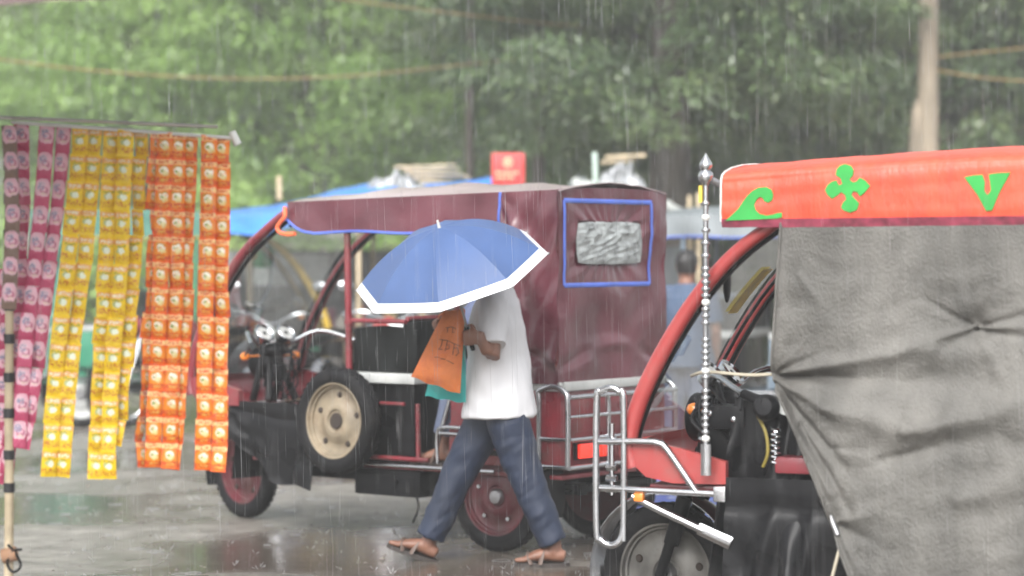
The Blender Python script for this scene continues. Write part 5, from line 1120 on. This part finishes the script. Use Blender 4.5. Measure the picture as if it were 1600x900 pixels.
TL = [('bright green tree in the far left corner', 20, 41, 0, 0, 1.25, .3), ('bright green tree above the yellow sachets', 215, 37, 0, 0, 1.2, 1.7), ('feathery pale green tree above the orange sachets', 380, 39, 0, 1, 1.2, 3.0), ('bright green tree right of the orange sachets', 520, 35.5, 0, 0, 1.1, 4.2), ('bright green tree above the crumpled plastic heap', 660, 39, 0, 1, 1.2, 5.4),
      ('tall bright tree with thin dark trunk above the red board', 800, 41, 0, 0, 1.25, .9), ('dark green tree over the maroon rickshaw roof', 930, 31, 1, 0, .95, 2.2), ('dark drooping tree above the chrome pole', 1085, 29.5, 1, 1, .95, 3.7), ('dark tree above the orange canopy emblems', 1235, 32, 1, 0, 1.0, 5.0), ('dark tree just left of the utility pole', 1370, 29, 1, 1, .92, .5), ('dark tree just right of the utility pole', 1500, 31, 1, 0, 1.0, 1.4), ('dark green tree at the far right edge', 1640, 30, 1, 1, 1.0, 2.9),
      ('pale tree far behind the sachets at left', 120, 50, 0, 0, 1.25, 2.4), ('pale far tree between the left bright trees', 420, 51, 0, 1, 1.25, 1.1), ('far pale tree behind the blue tarpaulin stall', 700, 52, 0, 0, 1.25, 3.9), ('far dark tree behind the thick trunk', 980, 43, 1, 1, 1.2, .2), ('far dark tree behind the orange canopy', 1230, 44, 1, 0, 1.25, 4.6), ('far dark tree behind the utility pole', 1480, 43, 1, 1, 1.2, 5.7)]
for ti, (lb, px, Y, k, i, s, rz) in enumerate(TL): tree(lb, px, Y, (CA, CB)[k][ti % 3], TA[i], s, rz, dz=(-.3 if k == 0 else 0))
# bare trunks standing nearer
def bare(label, px, Y, r, h, lean=0, seed=1, zc_=4.4):
    o = thing('tree', label, 'tree', (WP(px, 0, Y).x, Y, 0), 0, 'trees behind the stalls'); rnd = random.Random(seed)
    m = MB(); m.tube(bez([(lean * i + rnd.uniform(-.03, .03), 0, h * i / 5) for i in range(6)], 4), [r * (1.2 - .4 * i / 20) * (1 + .12 * nz(i, seed, 0, 1.3)) for i in range(21)], 14); m.build('trunk', M_bark, o)
    c = put('crown', CB[seed % 2] if px > 900 else CA[seed % 2], o); c.scale = (.8, .8, .6); c.location = (0, 0, zc_)
bare('slim dark tree trunk rising above the umbrella', 735, 27, .045, 6.0, .01, 2)
bare('dark tree trunk rising behind the red notice board', 843, 26, .062, 6.2, .0, 3)
bare('thick dark trunk right of the maroon rickshaw', 1042, 24.5, .19, 5.6, .02, 4, 1.15)
# undergrowth
def bush(seed, x0, x1, y, h, mt):
    rnd = random.Random(seed); V = []; Fc = []; T = []
    for k in range(9000):
        x = rnd.uniform(x0, x1); hh = h * (.75 + .5 * noise.noise(Vector((x * .7, seed, 0)))); o = Vector((x, y + rnd.gauss(0, .5), rnd.uniform(0, 1) ** .7 * hh)); dr = Vector((rnd.gauss(0, 1), rnd.gauss(0, 1), rnd.gauss(.1, .8))).normalized(); s_ = dr.orthogonal().normalized(); L = rnd.uniform(.1, .26); i = len(V)
        V += [o, o + dr * L * .5 + s_ * L * .2, o + dr * L, o + dr * L * .5 - s_ * L * .2]; Fc.append((i, i + 1, i + 2, i + 3)); T.append(min(1, max(0, .45 + .6 * noise.noise(o * 1.3) + rnd.uniform(-.2, .2))))
    me = bpy.data.meshes.new('undergrowth'); me.from_pydata([tuple(v) for v in V], [], Fc); me.materials.append(mt); a = me.attributes.new('tint', 'FLOAT', 'FACE'); a.data.foreach_set('value', T); return me
tag(put('undergrowth', bush(1, -11, 0, 31.5, 2.6, M_leafA)), 'tangled bright undergrowth along the wall', 'undergrowth', kind='stuff')
tag(put('undergrowth', bush(2, 0, 11, 30.5, 2.3, M_leafB)), 'tangled dark undergrowth along the wall', 'undergrowth', kind='stuff')

# ------------------------------------------------------------------ grit and scraps on the road
rnd = random.Random(5); V = []; Fc = []
for k in range(2600):
    c = Vector((rnd.uniform(-5, 5), rnd.uniform(11.3, 24), .0)); r_ = rnd.uniform(.003, .011) if k % 30 else rnd.uniform(.012, .022); i = len(V); a0 = rnd.uniform(0, 6)
    V += [c + Vector((r_ * math.cos(a0 + j * 1.571) * rnd.uniform(.7, 1.4), r_ * math.sin(a0 + j * 1.571) * rnd.uniform(.7, 1.4), .001)) for j in range(4)] + [c + Vector((0, 0, r_ * rnd.uniform(.4, .9)))]
    Fc += [(i + j, i + (j + 1) % 4, i + 4) for j in range(4)]
me = bpy.data.meshes.new('grit'); me.from_pydata([tuple(v) for v in V], [], Fc); me.materials.append(mat('road_grit', (.16, .14, .12), .5, var=.5, vscale=3)); tag(put('grit', me), 'loose grit scattered over the wet road', 'grit', kind='stuff')

# ------------------------------------------------------------------ rain, splashes, haze
rnd = random.Random(99); V = []; Fc = []
def drop(o, d, L, w):
    i = len(V); s1 = d.orthogonal().normalized(); s2_ = d.cross(s1)
    V.extend([o, o + d * L * .6 + s1 * w, o + d * L * .6 - s1 * .5 * w + s2_ * .87 * w, o + d * L * .6 - s1 * .5 * w - s2_ * .87 * w, o + d * L])
    Fc.extend([(i, i + 1, i + 2), (i, i + 2, i + 3), (i, i + 3, i + 1), (i + 4, i + 2, i + 1), (i + 4, i + 3, i + 2), (i + 4, i + 1, i + 3)])
for k in range(34000):
    o = Vector((rnd.uniform(-5, 5), rnd.uniform(6.5, 26), rnd.uniform(0.1, 5.5))); d = Vector((rnd.gauss(.02, .025), rnd.gauss(0, .02), -1)).normalized()
    drop(o, d, rnd.uniform(.05, .16) if k % 3 else rnd.uniform(.15, .38), rnd.uniform(.0003, .0008) if k % 40 else rnd.uniform(.0012, .002))
for k in range(1800):
    o = Vector((rnd.uniform(-5, 5), rnd.uniform(11.4, 26), .002)); n = rnd.randint(2, 4)
    for j in range(n):
        d = Vector((rnd.gauss(0, .7), rnd.gauss(0, .7), 1)).normalized(); drop(o + d * rnd.uniform(.0, .02), d, rnd.uniform(.012, .035), rnd.uniform(.002, .004))
for k in range(260):                                   # rings where drops land
    c = Vector((rnd.uniform(-4, 4), rnd.uniform(11.5, 22), .003)); rr_ = rnd.uniform(.015, .05); i = len(V); n = 14
    for j in range(n):
        a = 2 * math.pi * j / n; e = Vector((math.cos(a), math.sin(a), 0)); V.extend([c + e * (rr_ - .004), c + e * rr_ + Vector((0, 0, .004)), c + e * (rr_ + .004)])
    for j in range(n):
        q = (j + 1) % n
        for b_ in (0, 1): Fc.append((i + 3 * j + b_, i + 3 * q + b_, i + 3 * q + b_ + 1, i + 3 * j + b_ + 1))
me = bpy.data.meshes.new('rain'); me.from_pydata([tuple(v) for v in V], [], Fc); me.materials.append(M_rain)
tag(put('rain', me), 'falling rain streaks and splashes', 'rain', kind='stuff')

m = MB(); m.box(-30, 30, -3, 60, -1, 11.5); hz = m.build('haze', None, smooth=False) if False else None
me = bpy.data.meshes.new('haze'); bmx = bmesh.new(); bmesh.ops.create_cube(bmx, size=1)
for v in bmx.verts: v.co = Vector((v.co.x * 80, 30 + v.co.y * 72, 5.6 + v.co.z * 13.4))
bmx.to_mesh(me); bmx.free()
hm = bpy.data.materials.new('rain_mist'); hm.use_nodes = True; N = hm.node_tree.nodes; N.remove(N['Principled BSDF']); pv = N.new('ShaderNodeVolumePrincipled'); pv.inputs['Color'].default_value = (.93, .95, .96, 1); pv.inputs['Density'].default_value = .0026; pv.inputs['Anisotropy'].default_value = .0
hm.node_tree.links.new(pv.outputs[0], N['Material Output'].inputs['Volume']); me.materials.append(hm)
tag(put('haze', me), 'pale rain mist hanging over the road', 'haze', kind='stuff')
